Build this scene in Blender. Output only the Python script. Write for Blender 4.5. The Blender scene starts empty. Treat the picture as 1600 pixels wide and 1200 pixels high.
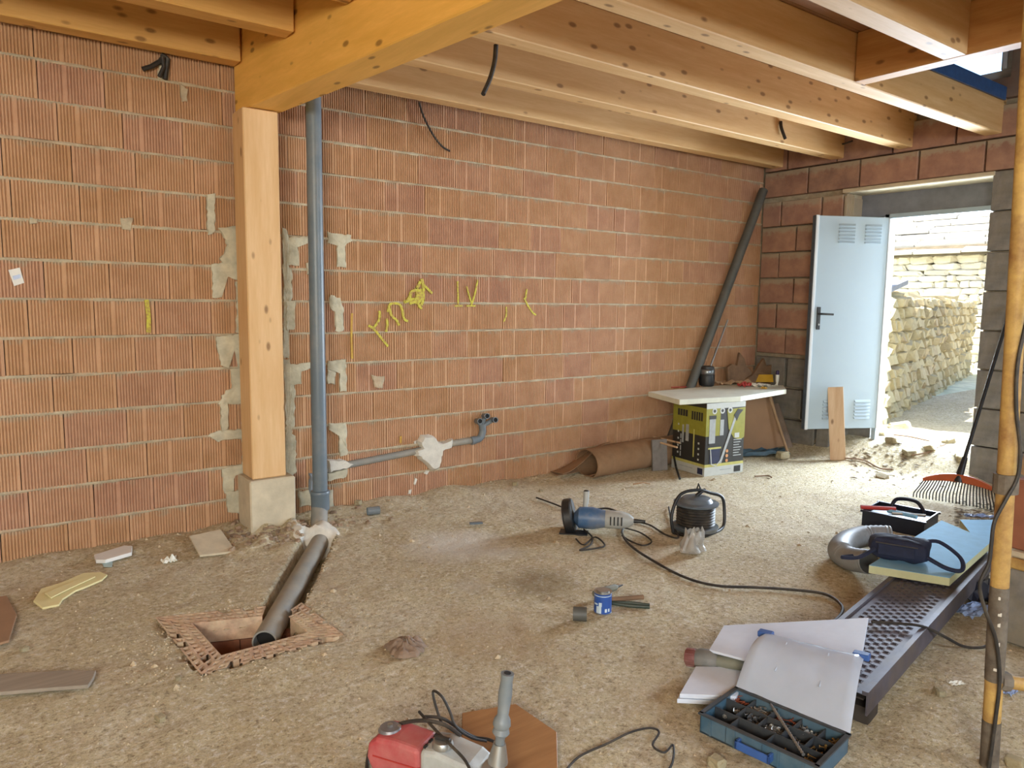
import bpy, bmesh, math, random
from math import sin, cos, pi, radians, sqrt, atan2
from mathutils import Vector, Matrix, noise
random.seed(7)
D = bpy.data; SC = bpy.context.scene; COL = SC.collection

# ------------------------------------------------------------------ camera, light, exposure
F = 1151.6; PIT = 0.11195; ROLL = 0.01189; YAW = 0.93561; H = 1.40
def _w(x, y, z):                       # camera frame (x right, y down, z forward) -> world
    a = x*cos(ROLL)+y*sin(ROLL); b = -x*sin(ROLL)+y*cos(ROLL); up = -b
    u = up*cos(PIT)-z*sin(PIT); fw = up*sin(PIT)+z*cos(PIT)
    return Vector((a*sin(YAW)+fw*cos(YAW), -a*cos(YAW)+fw*sin(YAW), u))
cam_data = D.cameras.new('camera'); cam = D.objects.new('camera', cam_data); COL.objects.link(cam)
R_, U_, B_ = _w(1,0,0), _w(0,-1,0), _w(0,0,-1)
cam.matrix_world = Matrix(((R_.x,U_.x,B_.x,0),(R_.y,U_.y,B_.y,0),(R_.z,U_.z,B_.z,H),(0,0,0,1)))
cam_data.sensor_width = 36; cam_data.lens = 36*F/1600; cam_data.clip_start = .05; cam_data.clip_end = 200
SC.camera = cam
SC.view_settings.view_transform = 'Standard'; SC.view_settings.look = 'None'
SC.view_settings.gamma = 1; SC.view_settings.use_curve_mapping = False
SC.view_settings.exposure = 0.0
SC.cycles.use_denoising = True
SC.cycles.max_bounces = 8; SC.cycles.diffuse_bounces = 6; SC.cycles.sample_clamp_indirect = 6
world = D.worlds.new('sky'); SC.world = world; world.use_nodes = True
wn = world.node_tree; bg = wn.nodes['Background']
sky = wn.nodes.new('ShaderNodeTexSky'); sky.sky_type = 'NISHITA'; sky.sun_disc = False
sky.sun_elevation = radians(50); sky.sun_rotation = radians(-50)
wn.links.new(sky.outputs[0], bg.inputs[0]); bg.inputs[1].default_value = SKY_STRENGTH = 0.6
def light(name, kind, loc, aim, energy, color, **k):
    l = D.lights.new(name, kind); l.energy = energy; l.color = color
    for a, b in k.items(): setattr(l, a, b)
    o = D.objects.new(name, l); COL.objects.link(o); o.location = loc
    o.rotation_euler = (Vector(aim)-Vector(loc)).to_track_quat('-Z', 'Y').to_euler(); return o
light('sun', 'SUN', (0,0,20), (.40*20, -.36*20, 0), 17, (1,.96,.88), angle=radians(.6))
light('daylight_from_rear_opening', 'AREA', (-2.5,-1.9,2.1), (.9,4.4,.5), 330, (1,.94,.82), shape='RECTANGLE', size=2.8, size_y=1.1)
light('added_cool_fill', 'AREA', (4.1,-2.9,2.2), (2.7,1.4,.0), 130, (.80,.89,1), shape='RECTANGLE', size=2.2, size_y=.6)  # added lamp: cool fill for the right foreground, its opening is invented
light('daylight_through_doorway', 'AREA', (7.7,3.0,1.25), (3.5,2.7,1.4), 430, (.72,.85,1), shape='RECTANGLE', size=1.1, size_y=1.9)

# ------------------------------------------------------------------ pixel rays onto real planes
def ray(px, py): return _w((px-800)/F, (py-600)/F, 1)
def G(px, py, z=0): d = ray(px,py); return Vector((0,0,H))+d*((z-H)/d.z)
def atY(px, py, Y): d = ray(px,py); return Vector((0,0,H))+d*(Y/d.y)
def atX(px, py, X): d = ray(px,py); return Vector((0,0,H))+d*(X/d.x)
def atD(px, py, q): return Vector((0,0,H))+ray(px,py)*q

# ------------------------------------------------------------------ materials
def hexc(h):
    h = h.lstrip('#'); c = [int(h[i:i+2],16)/255 for i in (0,2,4)]
    return tuple(((x+.055)/1.055)**2.4 if x > .04045 else x/12.92 for x in c)+(1,)
class NT:
    def __init__(s, name):
        s.m = D.materials.new(name); s.m.use_nodes = True; s.t = s.m.node_tree; s.b = s.t.nodes['Principled BSDF']
    def n(s, typ, **k):
        x = s.t.nodes.new('ShaderNode'+typ)
        for a, v in k.items():
            if a.startswith('i_'):
                q = a[2:]; x.inputs[int(q) if q.isdigit() else q.replace('_',' ')].default_value = v
            else: setattr(x, a, v)
        return x
    def l(s, a, b): s.t.links.new(a, b)
    def coord(s, scale=(1,1,1), kind='Object', rot=(0,0,0)):
        c = s.n('TexCoord'); m = s.n('Mapping'); m.inputs['Scale'].default_value = scale; m.inputs['Rotation'].default_value = rot
        s.l(c.outputs[kind], m.inputs[0]); return m.outputs[0]
    def noise(s, vec, scale, detail=4, rough=.6):
        x = s.n('TexNoise'); x.inputs['Scale'].default_value = scale; x.inputs['Detail'].default_value = detail
        x.inputs['Roughness'].default_value = rough; s.l(vec, x.inputs['Vector']); return x.outputs[0]
    def ramp(s, fac, stops, interp='LINEAR'):
        r = s.n('ValToRGB'); e = r.color_ramp.elements; r.color_ramp.interpolation = interp
        while len(e) < len(stops): e.new(.5)
        for q, (p, c) in zip(e, stops): q.position = p; q.color = c if len(c) == 4 else tuple(c)+(1,)
        s.l(fac, r.inputs[0]); return r.outputs[0]
    def mix(s, fac, a, b, mode='MIX'):
        x = s.n('MixRGB', blend_type=mode)
        for i, v in ((0,fac),(1,a),(2,b)):
            if hasattr(v, 'links'): s.l(v, x.inputs[i])
            else: x.inputs[i].default_value = v
        return x.outputs[0]
    def bump(s, h, strength=.3, dist=.01, prev=None):
        x = s.n('Bump'); x.inputs['Strength'].default_value = strength; x.inputs['Distance'].default_value = dist
        s.l(h, x.inputs['Height'])
        if prev is not None: s.l(prev, x.inputs['Normal'])
        return x.outputs[0]
    def done(s, col, rough=.8, metal=0, normal=None):
        if hasattr(col, 'links'): s.l(col, s.b.inputs['Base Color'])
        else: s.b.inputs['Base Color'].default_value = col
        if hasattr(rough, 'links'): s.l(rough, s.b.inputs['Roughness'])
        else: s.b.inputs['Roughness'].default_value = rough
        s.b.inputs['Metallic'].default_value = metal
        if normal is not None: s.l(normal, s.b.inputs['Normal'])
        return s.m
def simple(name, h, rough=.6, metal=0, var=.15, scale=20, bump=0, dirt=None, dirt_amt=.5, spec=None):
    t = NT(name); c = t.coord(); a = hexc(h); d = tuple(v*(1-var) for v in a[:3])+(1,); e = tuple(min(1,v*(1+var)) for v in a[:3])+(1,)
    f = t.noise(c, scale, 5); col = t.ramp(f, [(.3,d),(.7,e)])
    if dirt:
        g = t.noise(c, scale*.35, 6, .7); k = t.ramp(g, [(.5-.1*dirt_amt,(0,0,0)),(.5+.2,(dirt_amt,)*3)])
        col = t.mix(k, col, hexc(dirt))
    nrm = t.bump(t.noise(c, scale*3, 4), bump, .004) if bump else None
    return t.done(col, rough, metal, nrm)

def brick_mat(name, c1, c2, c3, smooth=False):
    t = NT(name); oi = t.n('ObjectInfo'); v = t.coord()
    add = t.n('VectorMath', operation='ADD'); t.l(v, add.inputs[0]); mul = t.n('MixRGB', blend_type='MULTIPLY'); mul.inputs[0].default_value = 1
    mul.inputs[2].default_value = (37,19,53,1); t.l(oi.outputs['Random'], mul.inputs[1]); t.l(mul.outputs[0], add.inputs[1])
    base = t.ramp(oi.outputs['Random'], [(0,hexc(c1)),(.5,hexc(c2)),(1,hexc(c3))])
    n1 = t.noise(add.outputs[0], 7, 5, .6); base = t.mix(t.ramp(n1, [(.35,(.0,)*3),(.75,(.45,)*3)]), base, hexc('#d9b08f'))
    n2 = t.noise(add.outputs[0], 26, 6, .7); base = t.mix(t.ramp(n2, [(.55,(0,)*3),(.8,(.5,)*3)]), base, hexc('#b07a58'))
    # mortar smears and dust along the bed edges
    sx = t.n('SeparateXYZ'); t.l(v, sx.inputs[0]); w = t.noise(add.outputs[0], 14, 4, .7)
    ma = t.n('Math', operation='MULTIPLY_ADD'); ma.inputs[1].default_value = .16; t.l(w, ma.inputs[0]); t.l(sx.outputs['Z'], ma.inputs[2])
    k = t.ramp(ma.outputs[0], [(.250,(0,)*3),(.285,(.75,)*3)]); base = t.mix(k, base, hexc('#a69c86'))
    nr = t.bump(t.noise(add.outputs[0], 60 if smooth else 90, 4), .35, .004)
    return t.done(base, .9, 0, nr)

def wood_mat(name, light_c, dark_c, axis='X', knots=True, rough=.6, knotc='#5a3518', tone=0.5):
    t = NT(name); s = {'X':(1,11,11),'Y':(11,1,11),'Z':(11,11,1)}[axis]
    v = t.coord(s); f = t.noise(v, 1.6, 6, .65)
    fine = t.noise(t.coord(tuple(q*3 for q in s)), 3, 4, .6)
    col = t.ramp(f, [(.3,hexc(dark_c)),(.68,hexc(light_c))])
    col = t.mix(t.ramp(fine, [(.35,(.0,)*3),(.7,(.35,)*3)]), col, hexc(dark_c))
    # glulam lamella tone steps
    if knots:
        ks = {'X':(6,13,13),'Y':(13,6,13),'Z':(13,13,6)}[axis]
        vo = t.n('TexVoronoi', feature='F1'); vo.inputs['Scale'].default_value = 1.0; vo.inputs['Randomness'].default_value = 1
        t.l(t.coord(ks), vo.inputs['Vector'])
        k = t.ramp(vo.outputs['Distance'], [(.1,(1,)*3),(.2,(0,)*3)])
        gate = t.ramp(vo.outputs['Color'], [(.36,(0,)*3),(.38,(1,)*3)], 'CONSTANT')
        kk = t.mix(1.0, k, gate, 'MULTIPLY'); col = t.mix(kk, col, hexc(knotc))
        k2 = t.ramp(vo.outputs['Distance'], [(.08,(.4,)*3),(.26,(0,)*3)]); kk2 = t.mix(1.0, k2, gate, 'MULTIPLY'); col = t.mix(kk2, col, hexc(dark_c))
    return t.done(col, rough, 0, t.bump(f, .15, .003))

M = {}
M['brick'] = brick_mat('ribbed_terracotta', '#b0865f', '#b88f6b', '#ae836a')
M['brick_red'] = brick_mat('smooth_terracotta', '#8d6c5e', '#947062', '#82665b', True)
M['mortar'] = simple('mortar', '#b3a88f', .95, var=.25, scale=18, bump=.6, dirt='#b08a6c', dirt_amt=.5)
M['mortar_grey'] = simple('grey_mortar', '#bcb69f', .95, var=.22, scale=14, bump=.7)
M['plaster'] = simple('white_plaster', '#cfcbbf', .9, var=.12, scale=20, bump=.5)
M['block'] = simple('grey_block', '#7c7974', .95, var=.25, scale=12, bump=.6, dirt='#8b8168', dirt_amt=.5)
M['render_grey'] = simple('cement_render', '#8a7a6e', .9, var=.2, scale=6, bump=.4, dirt='#8d6250', dirt_amt=.7)
M['concrete'] = simple('concrete', '#c2b79e', .95, var=.15, scale=9, bump=.4)
M['lintel'] = simple('cast_concrete', '#7d7f86', .9, var=.15, scale=8, bump=.3)
M['wood'] = wood_mat('pale_spruce', '#dfbc88', '#cb9f66', 'X')
M['wood_y'] = wood_mat('orange_spruce', '#eeb85e', '#d9a448', 'Y')
M['wood_x_orange'] = wood_mat('orange_spruce_joist', '#dcae68', '#c6964e', 'X')
M['wood_trim'] = wood_mat('pale_spruce_cross', '#d0a064', '#b37c43', 'Y')
M['wood_z'] = wood_mat('pale_spruce_upright', '#e0bd8e', '#cfa56f', 'Z')
M['deck'] = wood_mat('deck_board', '#ab8058', '#946844', 'X', rough=.75)
M['plank'] = wood_mat('bare_plank', '#d2b898', '#bd9b78', 'Z', knots=True)
M['pvc'] = simple('grey_pvc', '#64717a', .38, var=.06, scale=5, dirt='#a9a59a', dirt_amt=.35)
M['pvc_dusty'] = simple('dusty_grey_pvc', '#85857f', .65, var=.1, scale=6, dirt='#b5a68c', dirt_amt=.6)
M['dark'] = simple('near_black', '#141414', .7, var=.1)
M['black'] = simple('black_plastic', '#1c1e20', .45, var=.15, scale=30, dirt='#5a554c', dirt_amt=.3)
M['rubber'] = simple('black_cable', '#2a2724', .6, var=.2, scale=30, dirt='#6d6354', dirt_amt=.4)
M['white_metal'] = simple('painted_sheet_metal', '#c9ced2', .35, var=.02, scale=3)
M['white'] = simple('white_card', '#d9d8d2', .7, var=.05, scale=12)
M['galv'] = simple('galvanised_steel', '#8a8b90', .45, .6, var=.15, scale=25, dirt='#6a6058', dirt_amt=.5)
M['steel'] = simple('bare_steel', '#a8a8a4', .35, .8, var=.1)

# the dirt floor
def dirt_mat():
    t = NT('packed_dirt'); v = t.coord()
    a = t.noise(v, 1.1, 8, .62); col = t.ramp(a, [(.3,hexc('#ccbb92')),(.5,hexc('#d8c9a2')),(.7,hexc('#e3d7b8'))])
    b = t.noise(v, 9, 8, .7); col = t.mix(t.ramp(b, [(.45,(0,)*3),(.72,(.6,)*3)]), col, hexc('#b09a7c'))
    c = t.noise(v, 42, 5, .8); col = t.mix(t.ramp(c, [(.52,(0,)*3),(.62,(.85,)*3)]), col, hexc('#eee6d6')); col = t.mix(t.ramp(c, [(.36,(.8,)*3),(.46,(0,)*3)]), col, hexc('#8f7a5e'))
    d = t.noise(v, 120, 3, .8); col = t.mix(t.ramp(d, [(.55,(0,)*3),(.7,(.55,)*3)]), col, hexc('#7d6950'))
    # reddish brick dust patches, and spilt lime
    e = t.noise(v, 1.9, 5, .6); col = t.mix(t.ramp(e, [(.56,(0,)*3),(.72,(.4,)*3)]), col, hexc('#c6ab8c'))
    def spot(P, r, colr, amt):
        nonlocal col
        s = t.n('VectorMath', operation='SUBTRACT'); t.l(v, s.inputs[0]); s.inputs[1].default_value = (P.x,P.y,0)
        m2 = t.n('VectorMath', operation='MULTIPLY'); t.l(s.outputs[0], m2.inputs[0]); m2.inputs[1].default_value = (1,1,0)
        ln = t.n('VectorMath', operation='LENGTH'); t.l(m2.outputs[0], ln.inputs[0])
        ad = t.n('Math', operation='MULTIPLY_ADD'); ad.inputs[1].default_value = .8*r; t.l(t.noise(v, 6, 6, .7), ad.inputs[0]); t.l(ln.outputs['Value'], ad.inputs[2])
        k = t.ramp(ad.outputs[0], [(r*.8,(amt,)*3),(r*1.6,(0,)*3)]); col = t.mix(k, col, hexc(colr))
    spot(G(715,850), .30, '#e8e2d4', .8); spot(G(790,862), .12, '#dcd5c4', .5); spot(G(735,915), .1, '#cbbfa8', .6)
    spot(G(845,912), .22, '#7c6438', .55); spot(G(470,900), .2, '#cfc4ae', .45); spot(G(760,990), .3, '#bb9f79', .4)
    h1 = t.bump(t.noise(v, 24, 6, .75), .8, .03); h2 = t.bump(c, .9, .012, h1)
    return t.done(col, .97, 0, h2)
M['dirt'] = dirt_mat()

# ------------------------------------------------------------------ mesh builder
class MB:
    def __init__(s, X=None): s.v = []; s.f = []; s.X = X or Matrix()
    def add(s, vs, fs, X=None):
        T = s.X @ X if X is not None else s.X; o = len(s.v)
        s.v += [tuple(T @ Vector(p)) for p in vs]; s.f += [tuple(i+o for i in f) for f in fs]; return s
    def box(s, lo, hi, X=None):
        (a,b,c),(d,e,f) = lo, hi
        return s.add([(a,b,c),(d,b,c),(d,e,c),(a,e,c),(a,b,f),(d,b,f),(d,e,f),(a,e,f)],
                     [(0,3,2,1),(4,5,6,7),(0,1,5,4),(1,2,6,5),(2,3,7,6),(3,0,4,7)], X)
    def cbox(s, c, size, X=None):
        return s.box([c[i]-size[i]/2 for i in range(3)], [c[i]+size[i]/2 for i in range(3)], X)
    def hexa(s, bottom, top):             # four bottom points, four top points
        return s.add(list(bottom)+list(top), [(3,2,1,0),(4,5,6,7),(0,1,5,4),(1,2,6,5),(2,3,7,6),(3,0,4,7)])
    def prism(s, poly, z0, z1, X=None):
        n = len(poly); vs = [(p[0],p[1],z0) for p in poly]+[(p[0],p[1],z1) for p in poly]
        ar = sum(poly[i][0]*poly[(i+1)%n][1]-poly[(i+1)%n][0]*poly[i][1] for i in range(n))
        fs = [tuple(range(n-1,-1,-1)), tuple(range(n,2*n))]+[(i,(i+1)%n,n+(i+1)%n,n+i) for i in range(n)]
        if ar < 0: fs = [f[::-1] for f in fs]
        return s.add(vs, fs, X)
    def tube(s, pts, r, n=8, X=None, caps=True):
        pts = [Vector(p) for p in pts]; k = len(pts); rs = r if isinstance(r,(list,tuple)) else [r]*k
        vs = []; fs = []; prev = None
        for i, p in enumerate(pts):
            d = (pts[min(i+1,k-1)]-pts[max(i-1,0)]); d = d.normalized() if d.length > 1e-9 else Vector((0,0,1))
            if prev is None: a = d.orthogonal().normalized()
            else: a = (prev-d*prev.dot(d)); a = a.normalized() if a.length > 1e-6 else d.orthogonal().normalized()
            prev = a; b = d.cross(a)
            vs += [tuple(p+(a*cos(2*pi*j/n)+b*sin(2*pi*j/n))*rs[i]) for j in range(n)]
        for i in range(k-1):
            for j in range(n): fs.append((i*n+j, i*n+(j+1)%n, (i+1)*n+(j+1)%n, (i+1)*n+j))
        if caps: fs += [tuple(range(n-1,-1,-1)), tuple(range((k-1)*n,k*n))]
        return s.add(vs, fs, X)
    def lathe(s, prof, n=20, X=None):      # (r, z) profile
        vs = []; fs = []
        for r, z in prof: vs += [(r*cos(2*pi*j/n), r*sin(2*pi*j/n), z) for j in range(n)]
        for i in range(len(prof)-1):
            for j in range(n): fs.append((i*n+j, i*n+(j+1)%n, (i+1)*n+(j+1)%n, (i+1)*n+j))
        if prof[0][0] > 1e-5: fs.append(tuple(range(n-1,-1,-1)))
        if prof[-1][0] > 1e-5: fs.append(tuple(range((len(prof)-1)*n, len(prof)*n)))
        return s.add(vs, fs, X)
    def pipe(s, p0, p1, ro, ri, n=20):     # open tube with wall thickness
        p0 = Vector(p0); p1 = Vector(p1); d = (p1-p0); L = d.length
        X = Matrix.Translation(p0) @ d.to_track_quat('Z','Y').to_matrix().to_4x4()
        vs = []; fs = []
        for r, z in ((ri,0),(ro,0),(ro,L),(ri,L)): vs += [(r*cos(2*pi*j/n), r*sin(2*pi*j/n), z) for j in range(n)]
        for i in range(4):
            for j in range(n): fs.append((i*n+j, i*n+(j+1)%n, ((i+1)%4)*n+(j+1)%n, ((i+1)%4)*n+j))
        return s.add(vs, fs, X)
    def sheet(s, fn, nu, nv, th=.001):     # curved sheet of thickness th; fn(u,v)->Vector
        P = [[Vector(fn(i/nu, j/nv)) for j in range(nv+1)] for i in range(nu+1)]
        N = [[None]*(nv+1) for _ in range(nu+1)]
        for i in range(nu+1):
            for j in range(nv+1):
                a = P[min(i+1,nu)][j]-P[max(i-1,0)][j]; b = P[i][min(j+1,nv)]-P[i][max(j-1,0)]
                c = a.cross(b); N[i][j] = c.normalized() if c.length > 1e-12 else Vector((0,0,1))
        W = nv+1; top = [tuple(P[i][j]+N[i][j]*th/2) for i in range(nu+1) for j in range(W)]; bot = [tuple(P[i][j]-N[i][j]*th/2) for i in range(nu+1) for j in range(W)]
        o = len(top); fs = []
        for i in range(nu):
            for j in range(nv):
                q = (i*W+j, (i+1)*W+j, (i+1)*W+j+1, i*W+j+1); fs.append(q); fs.append(tuple(o+k for k in q[::-1]))
        for i in range(nu):
            for j, fl in ((0,1),(nv,0)):
                q = (i*W+j, (i+1)*W+j, o+(i+1)*W+j, o+i*W+j); fs.append(q[::-1] if fl else q)
        for j in range(nv):
            for i, fl in ((0,0),(nu,1)):
                q = (i*W+j, i*W+j+1, o+i*W+j+1, o+i*W+j); fs.append(q[::-1] if fl else q)
        return s.add(top+bot, fs)
    def build(s, name, mat, parent=None, smooth=False, bevel=0, world=False, seg=1):
        me = D.meshes.new(name)
        vs = s.v
        if world and parent is not None:
            Q = world_matrix(parent).inverted(); vs = [tuple(Q @ Vector(p)) for p in vs]
        me.from_pydata(vs, [], s.f); me.update()
        me.materials.append(M[mat] if isinstance(mat, str) else mat)
        if smooth:
            for p in me.polygons: p.use_smooth = True
            try: me.set_sharp_from_angle(angle=radians(40))
            except Exception: pass
        o = D.objects.new(name, me); COL.objects.link(o)
        if parent is not None: o.parent = parent
        if bevel:
            b = o.modifiers.new('bevel','BEVEL'); b.width = bevel; b.segments = seg; b.limit_method = 'ANGLE'; b.angle_limit = radians(40)
        return o
def world_matrix(o):
    m = o.matrix_basis.copy()
    return world_matrix(o.parent) @ m if o.parent else m
def tag(o, label=None, cat=None, group=None, kind=None):
    if label: o['label'] = label
    if cat: o['category'] = cat
    if group: o['group'] = group
    if kind: o['kind'] = kind
    return o
def thing(name, label, cat, loc=(0,0,0), rz=0, group=None, kind=None):
    o = D.objects.new(name, None); COL.objects.link(o); o.location = loc; o.rotation_euler = (0,0,rz); o.empty_display_size = .05
    return tag(o, label, cat, group, kind)
def struct(name, mb, mat, parent=None, **k):
    o = mb.build(name, mat, parent, **k)
    if parent is None: o['kind'] = 'structure'
    return o
def link_copy(src_mesh, name, parent, loc, rot=(0,0,0), scale=(1,1,1)):
    o = D.objects.new(name, src_mesh); COL.objects.link(o); o.parent = parent; o.location = loc; o.rotation_euler = rot; o.scale = scale; return o
def smooth_path(pts, sub=6):               # Catmull-Rom
    P = [Vector(p) for p in pts]; out = []
    for i in range(len(P)-1):
        a = P[max(i-1,0)]; b = P[i]; c = P[i+1]; d = P[min(i+2,len(P)-1)]
        for k in range(sub):
            t = k/sub; out.append(.5*((2*b)+(c-a)*t+(2*a-5*b+4*c-d)*t*t+(3*b-a-3*c+d)*t**3))
    out.append(P[-1]); return out
def rotz(a, loc=(0,0,0)): return Matrix.Translation(loc) @ Matrix.Rotation(a, 4, 'Z')
def frame(loc, xdir, up=(0,0,1)):          # local x along xdir, local z near up
    x = Vector(xdir).normalized(); u = Vector(up); z = (u-x*u.dot(x)).normalized(); y = z.cross(x)
    return Matrix(((x.x,y.x,z.x,loc[0]),(x.y,y.y,z.y,loc[1]),(x.z,y.z,z.z,loc[2]),(0,0,0,1)))
def sm(a, b, x): t = max(0,min(1,(x-a)/(b-a))); return t*t*(3-2*t)

# ------------------------------------------------------------------ the floor
YW = 4.535; XW = 6.40; CE = 2.99
pit = [G(301,976), G(445,961), G(480,990), G(346,1026)]
pc = sum(pit, Vector())/4; PA, PB, PCc, PD = [pc+(p-pc)*1.0 for p in pit]
tr0 = G(500,838); tr1 = G(424,975)
trd = (tr1-tr0).to_2d(); trl = trd.length; trn = trd/trl; trs = Vector((-trn.y, trn.x))
def in_poly(x, y, P):
    s = None
    for i in range(4):
        a = P[i]; b = P[(i+1)%4]; c = (b.x-a.x)*(y-a.y)-(b.y-a.y)*(x-a.x)
        if s is None: s = c > 0
        elif (c > 0) != s: return False
    return True
_pc = sum([PA,PB,PCc,PD], Vector())/4; _edges = []
for _i in range(4):
    _a, _b = [PA,PB,PCc,PD][_i], [PA,PB,PCc,PD][(_i+1)%4]; _n = Vector((-(_b-_a).y,(_b-_a).x)).normalized()
    if _n.dot((_a-_pc).to_2d()) < 0: _n = -_n
    _edges.append((_a.to_2d(), _n))
def ground(x, y):
    n = noise.noise(Vector((x*1.3,y*1.3,0)))*.012+noise.noise(Vector((x*5,y*5,3)))*.008+noise.noise(Vector((x*17,y*17,7)))*.005
    z = n
    z += .05*sm(.38,0,YW-y)*(1 if x < 6.4 else 0)*(.4+.9*abs(noise.noise(Vector((x*2,0,5)))))           # bank of soil along the wall
    z += .07*math.exp(-((x-1.45)**2)/.12-((y-4.2)**2)/.05)*(.6+noise.noise(Vector((x*9,y*9,1))))
    z += .19*sm(6.15,6.75,x)*sm(2.2,2.6,y)                                                              # rise to the doorway
    if x > 6.6: z += (.19*(1-sm(2.2,2.6,y)))+.03*noise.noise(Vector((x*.7,y*.7,9)))
    if .3 < x < 1.5 and 2.4 < y < 3.7:
        dd = max((Vector((x,y))-a).dot(n) for a, n in _edges)+.03*noise.noise(Vector((x*14,y*14,2)))
        z = min(z, -.035+(.05+z*0)*sm(.075,.125,dd)) if dd < .125 else z
    q = Vector((x,y))-tr0.to_2d(); u = q.dot(trn); w = abs(q.dot(trs))
    if -.02 < u < trl+.1:
        wob = .012*noise.noise(Vector((u*14,0,0))); z -= .13*sm(.095+wob,.068+wob,w)*sm(-.02,.06,u)
    return z
def frange(a, b, s):
    n = int(round((b-a)/s)); return [a+(b-a)*i/n for i in range(n+1)]
xs = frange(-3,0,.15)+frange(0,.6,.04)[1:]+frange(.6,3,.02)[1:]+frange(3,7.2,.045)[1:]+frange(7.2,22,.35)[1:]
ys = frange(-3,.6,.15)+frange(.6,YW+.06,.02)[1:]
fl = MB(); W = len(ys)
for x in xs:
    for y in ys: fl.v.append((x,y,ground(x,y)))
for i in range(len(xs)-1):
    for j in range(W-1):
        cx = (xs[i]+xs[i+1])/2; cy = (ys[j]+ys[j+1])/2
        if .5 < cx < 1.3 and in_poly(cx, cy, [PA,PB,PCc,PD]): continue
        fl.f.append((i*W+j,(i+1)*W+j,(i+1)*W+j+1,i*W+j+1))
floor = struct('floor', fl, 'dirt', smooth=True)
ex = MB()                                  # the yard beyond the wall line
exx = frange(7.2,24,.35); exy = frange(YW+.06,16,.35)
for x in exx:
    for y in exy: ex.v.append((x,y,ground(x,YW-.6)+.03*noise.noise(Vector((x,y,0)))))
for i in range(len(exx)-1):
    for j in range(len(exy)-1): ex.f.append((i*len(exy)+j,(i+1)*len(exy)+j,(i+1)*len(exy)+j+1,i*len(exy)+j+1))
M['yard'] = simple('dusty_grassy_ground', '#d6d6bc', .95, var=.25, scale=5, bump=.6, dirt='#b5c296', dirt_amt=.6)
yard = struct('trim_yard_ground', ex, 'yard', smooth=True)
tag(yard, kind='structure')

# ------------------------------------------------------------------ back wall of ribbed blocks
wall_back = struct('wall_back', MB().box((-3,YW+.07,-.3),(XW+.5,YW+.3,5.0)), 'mortar')
rib_cache = {}
def ribbed(w, h=.189, seed=0):
    key = (round(w,2), seed)
    if key in rib_cache: return rib_cache[key]
    prof = [(0,.003),(.003,0)]; x = .006; rr = random.Random(seed); fa = rr.uniform(.05,.24)
    while x < w-.016:
        if fa < x < fa+.014 and seed % 2: x += .0145; continue
        prof += [(x+.0062,0),(x+.0074,.009),(x+.0120,.009),(x+.0134,0)]; x += .0145
    prof += [(w-.003,0),(w,.003)]
    me = MB(); n = len(prof)
    vs = [(p[0],p[1],0) for p in prof]+[(p[0],p[1],h) for p in prof]+[(0,.065,0),(w,.065,0),(0,.065,h),(w,.065,h)]
    fs = [(i,i+1,n+i+1,n+i) for i in range(n-1)]+[tuple([2*n,2*n+1]+list(range(n-1,-1,-1))),tuple([2*n+3,2*n+2]+list(range(n,2*n)))]+[(0,n,2*n+2,2*n),(n-1,2*n+1,2*n+3,2*n-1)]
    me.add(vs, fs); o = me.build('brick', 'brick'); mesh = o.data; D.objects.remove(o); rib_cache[key] = mesh; return mesh
offs = {3:.08, 4:.04, 5:.14, 11:.128, 12:.05, 6:.25, 7:.03, 8:.16}
rest = MB(); rb = random.Random(3)
rows = [(k, -.012+.2*k) for k in range(14)]
for k, z in rows:
    off = offs.get(k, rb.uniform(0,.3)); x = -3.0+off-.3
    while x < XW:
        w = .3
        if rb.random() < .05 and x > 1: w = rb.choice((.22,.26,.18))
        x1 = min(x+w, XW)
        if x1 > -2.95 and x1-max(x,-3) > .03:
            xa = max(x,-3.0); ww = x1-xa-.004
            if x1 < -.35:
                rest.box((xa,YW+.002,z),(xa+ww,YW+.07,z+.189))
            else:
                me = ribbed(ww, seed=rb.randint(0,3))
                link_copy(me, 'brick', wall_back, (xa+.001, YW+rb.uniform(-.003,.003), z+rb.uniform(-.002,.003)), (0, rb.uniform(-.004,.004), rb.uniform(-.006,.006)))
        x = x1 if x1 < XW else XW+1
tag(rest.build('brick', 'brick', wall_back), 'blocks further left', kind='stuff')
# upper storey blocks hidden behind the joists
tag(MB().box((-3,YW+.004,2.79),(XW,YW+.07,5.0)).build('upper_wall', 'brick_red', wall_back))
for k, z in rows:                          # one bed of mortar per course, squeezed out unevenly
    zz = z-.012; mb = MB(); n = 170; x0 = -.6; dx = (XW-x0)/n
    for i in range(n+1):
        x = x0+i*dx; p = .004+.008*noise.noise(Vector((x*6,zz*9,0)))+.004*noise.noise(Vector((x*25,zz*9,0))); hh = .0075+.004*noise.noise(Vector((x*9,zz*7,4)))
        if i == 0: mb.v += []
        mb.v += [(x,YW+.004-p+.002,zz+.006-hh),(x,YW+.002-p,zz+.006),(x,YW+.004-p+.002,zz+.006+hh),(x,YW+.07,zz+.006+hh),(x,YW+.07,zz+.006-hh)]
    for i in range(n):
        for j in range(5): mb.f.append((i*5+j,(i+1)*5+j,(i+1)*5+(j+1)%5,i*5+(j+1)%5))
    mb.build('mortar_joint', 'mortar', wall_back, smooth=True)

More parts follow.
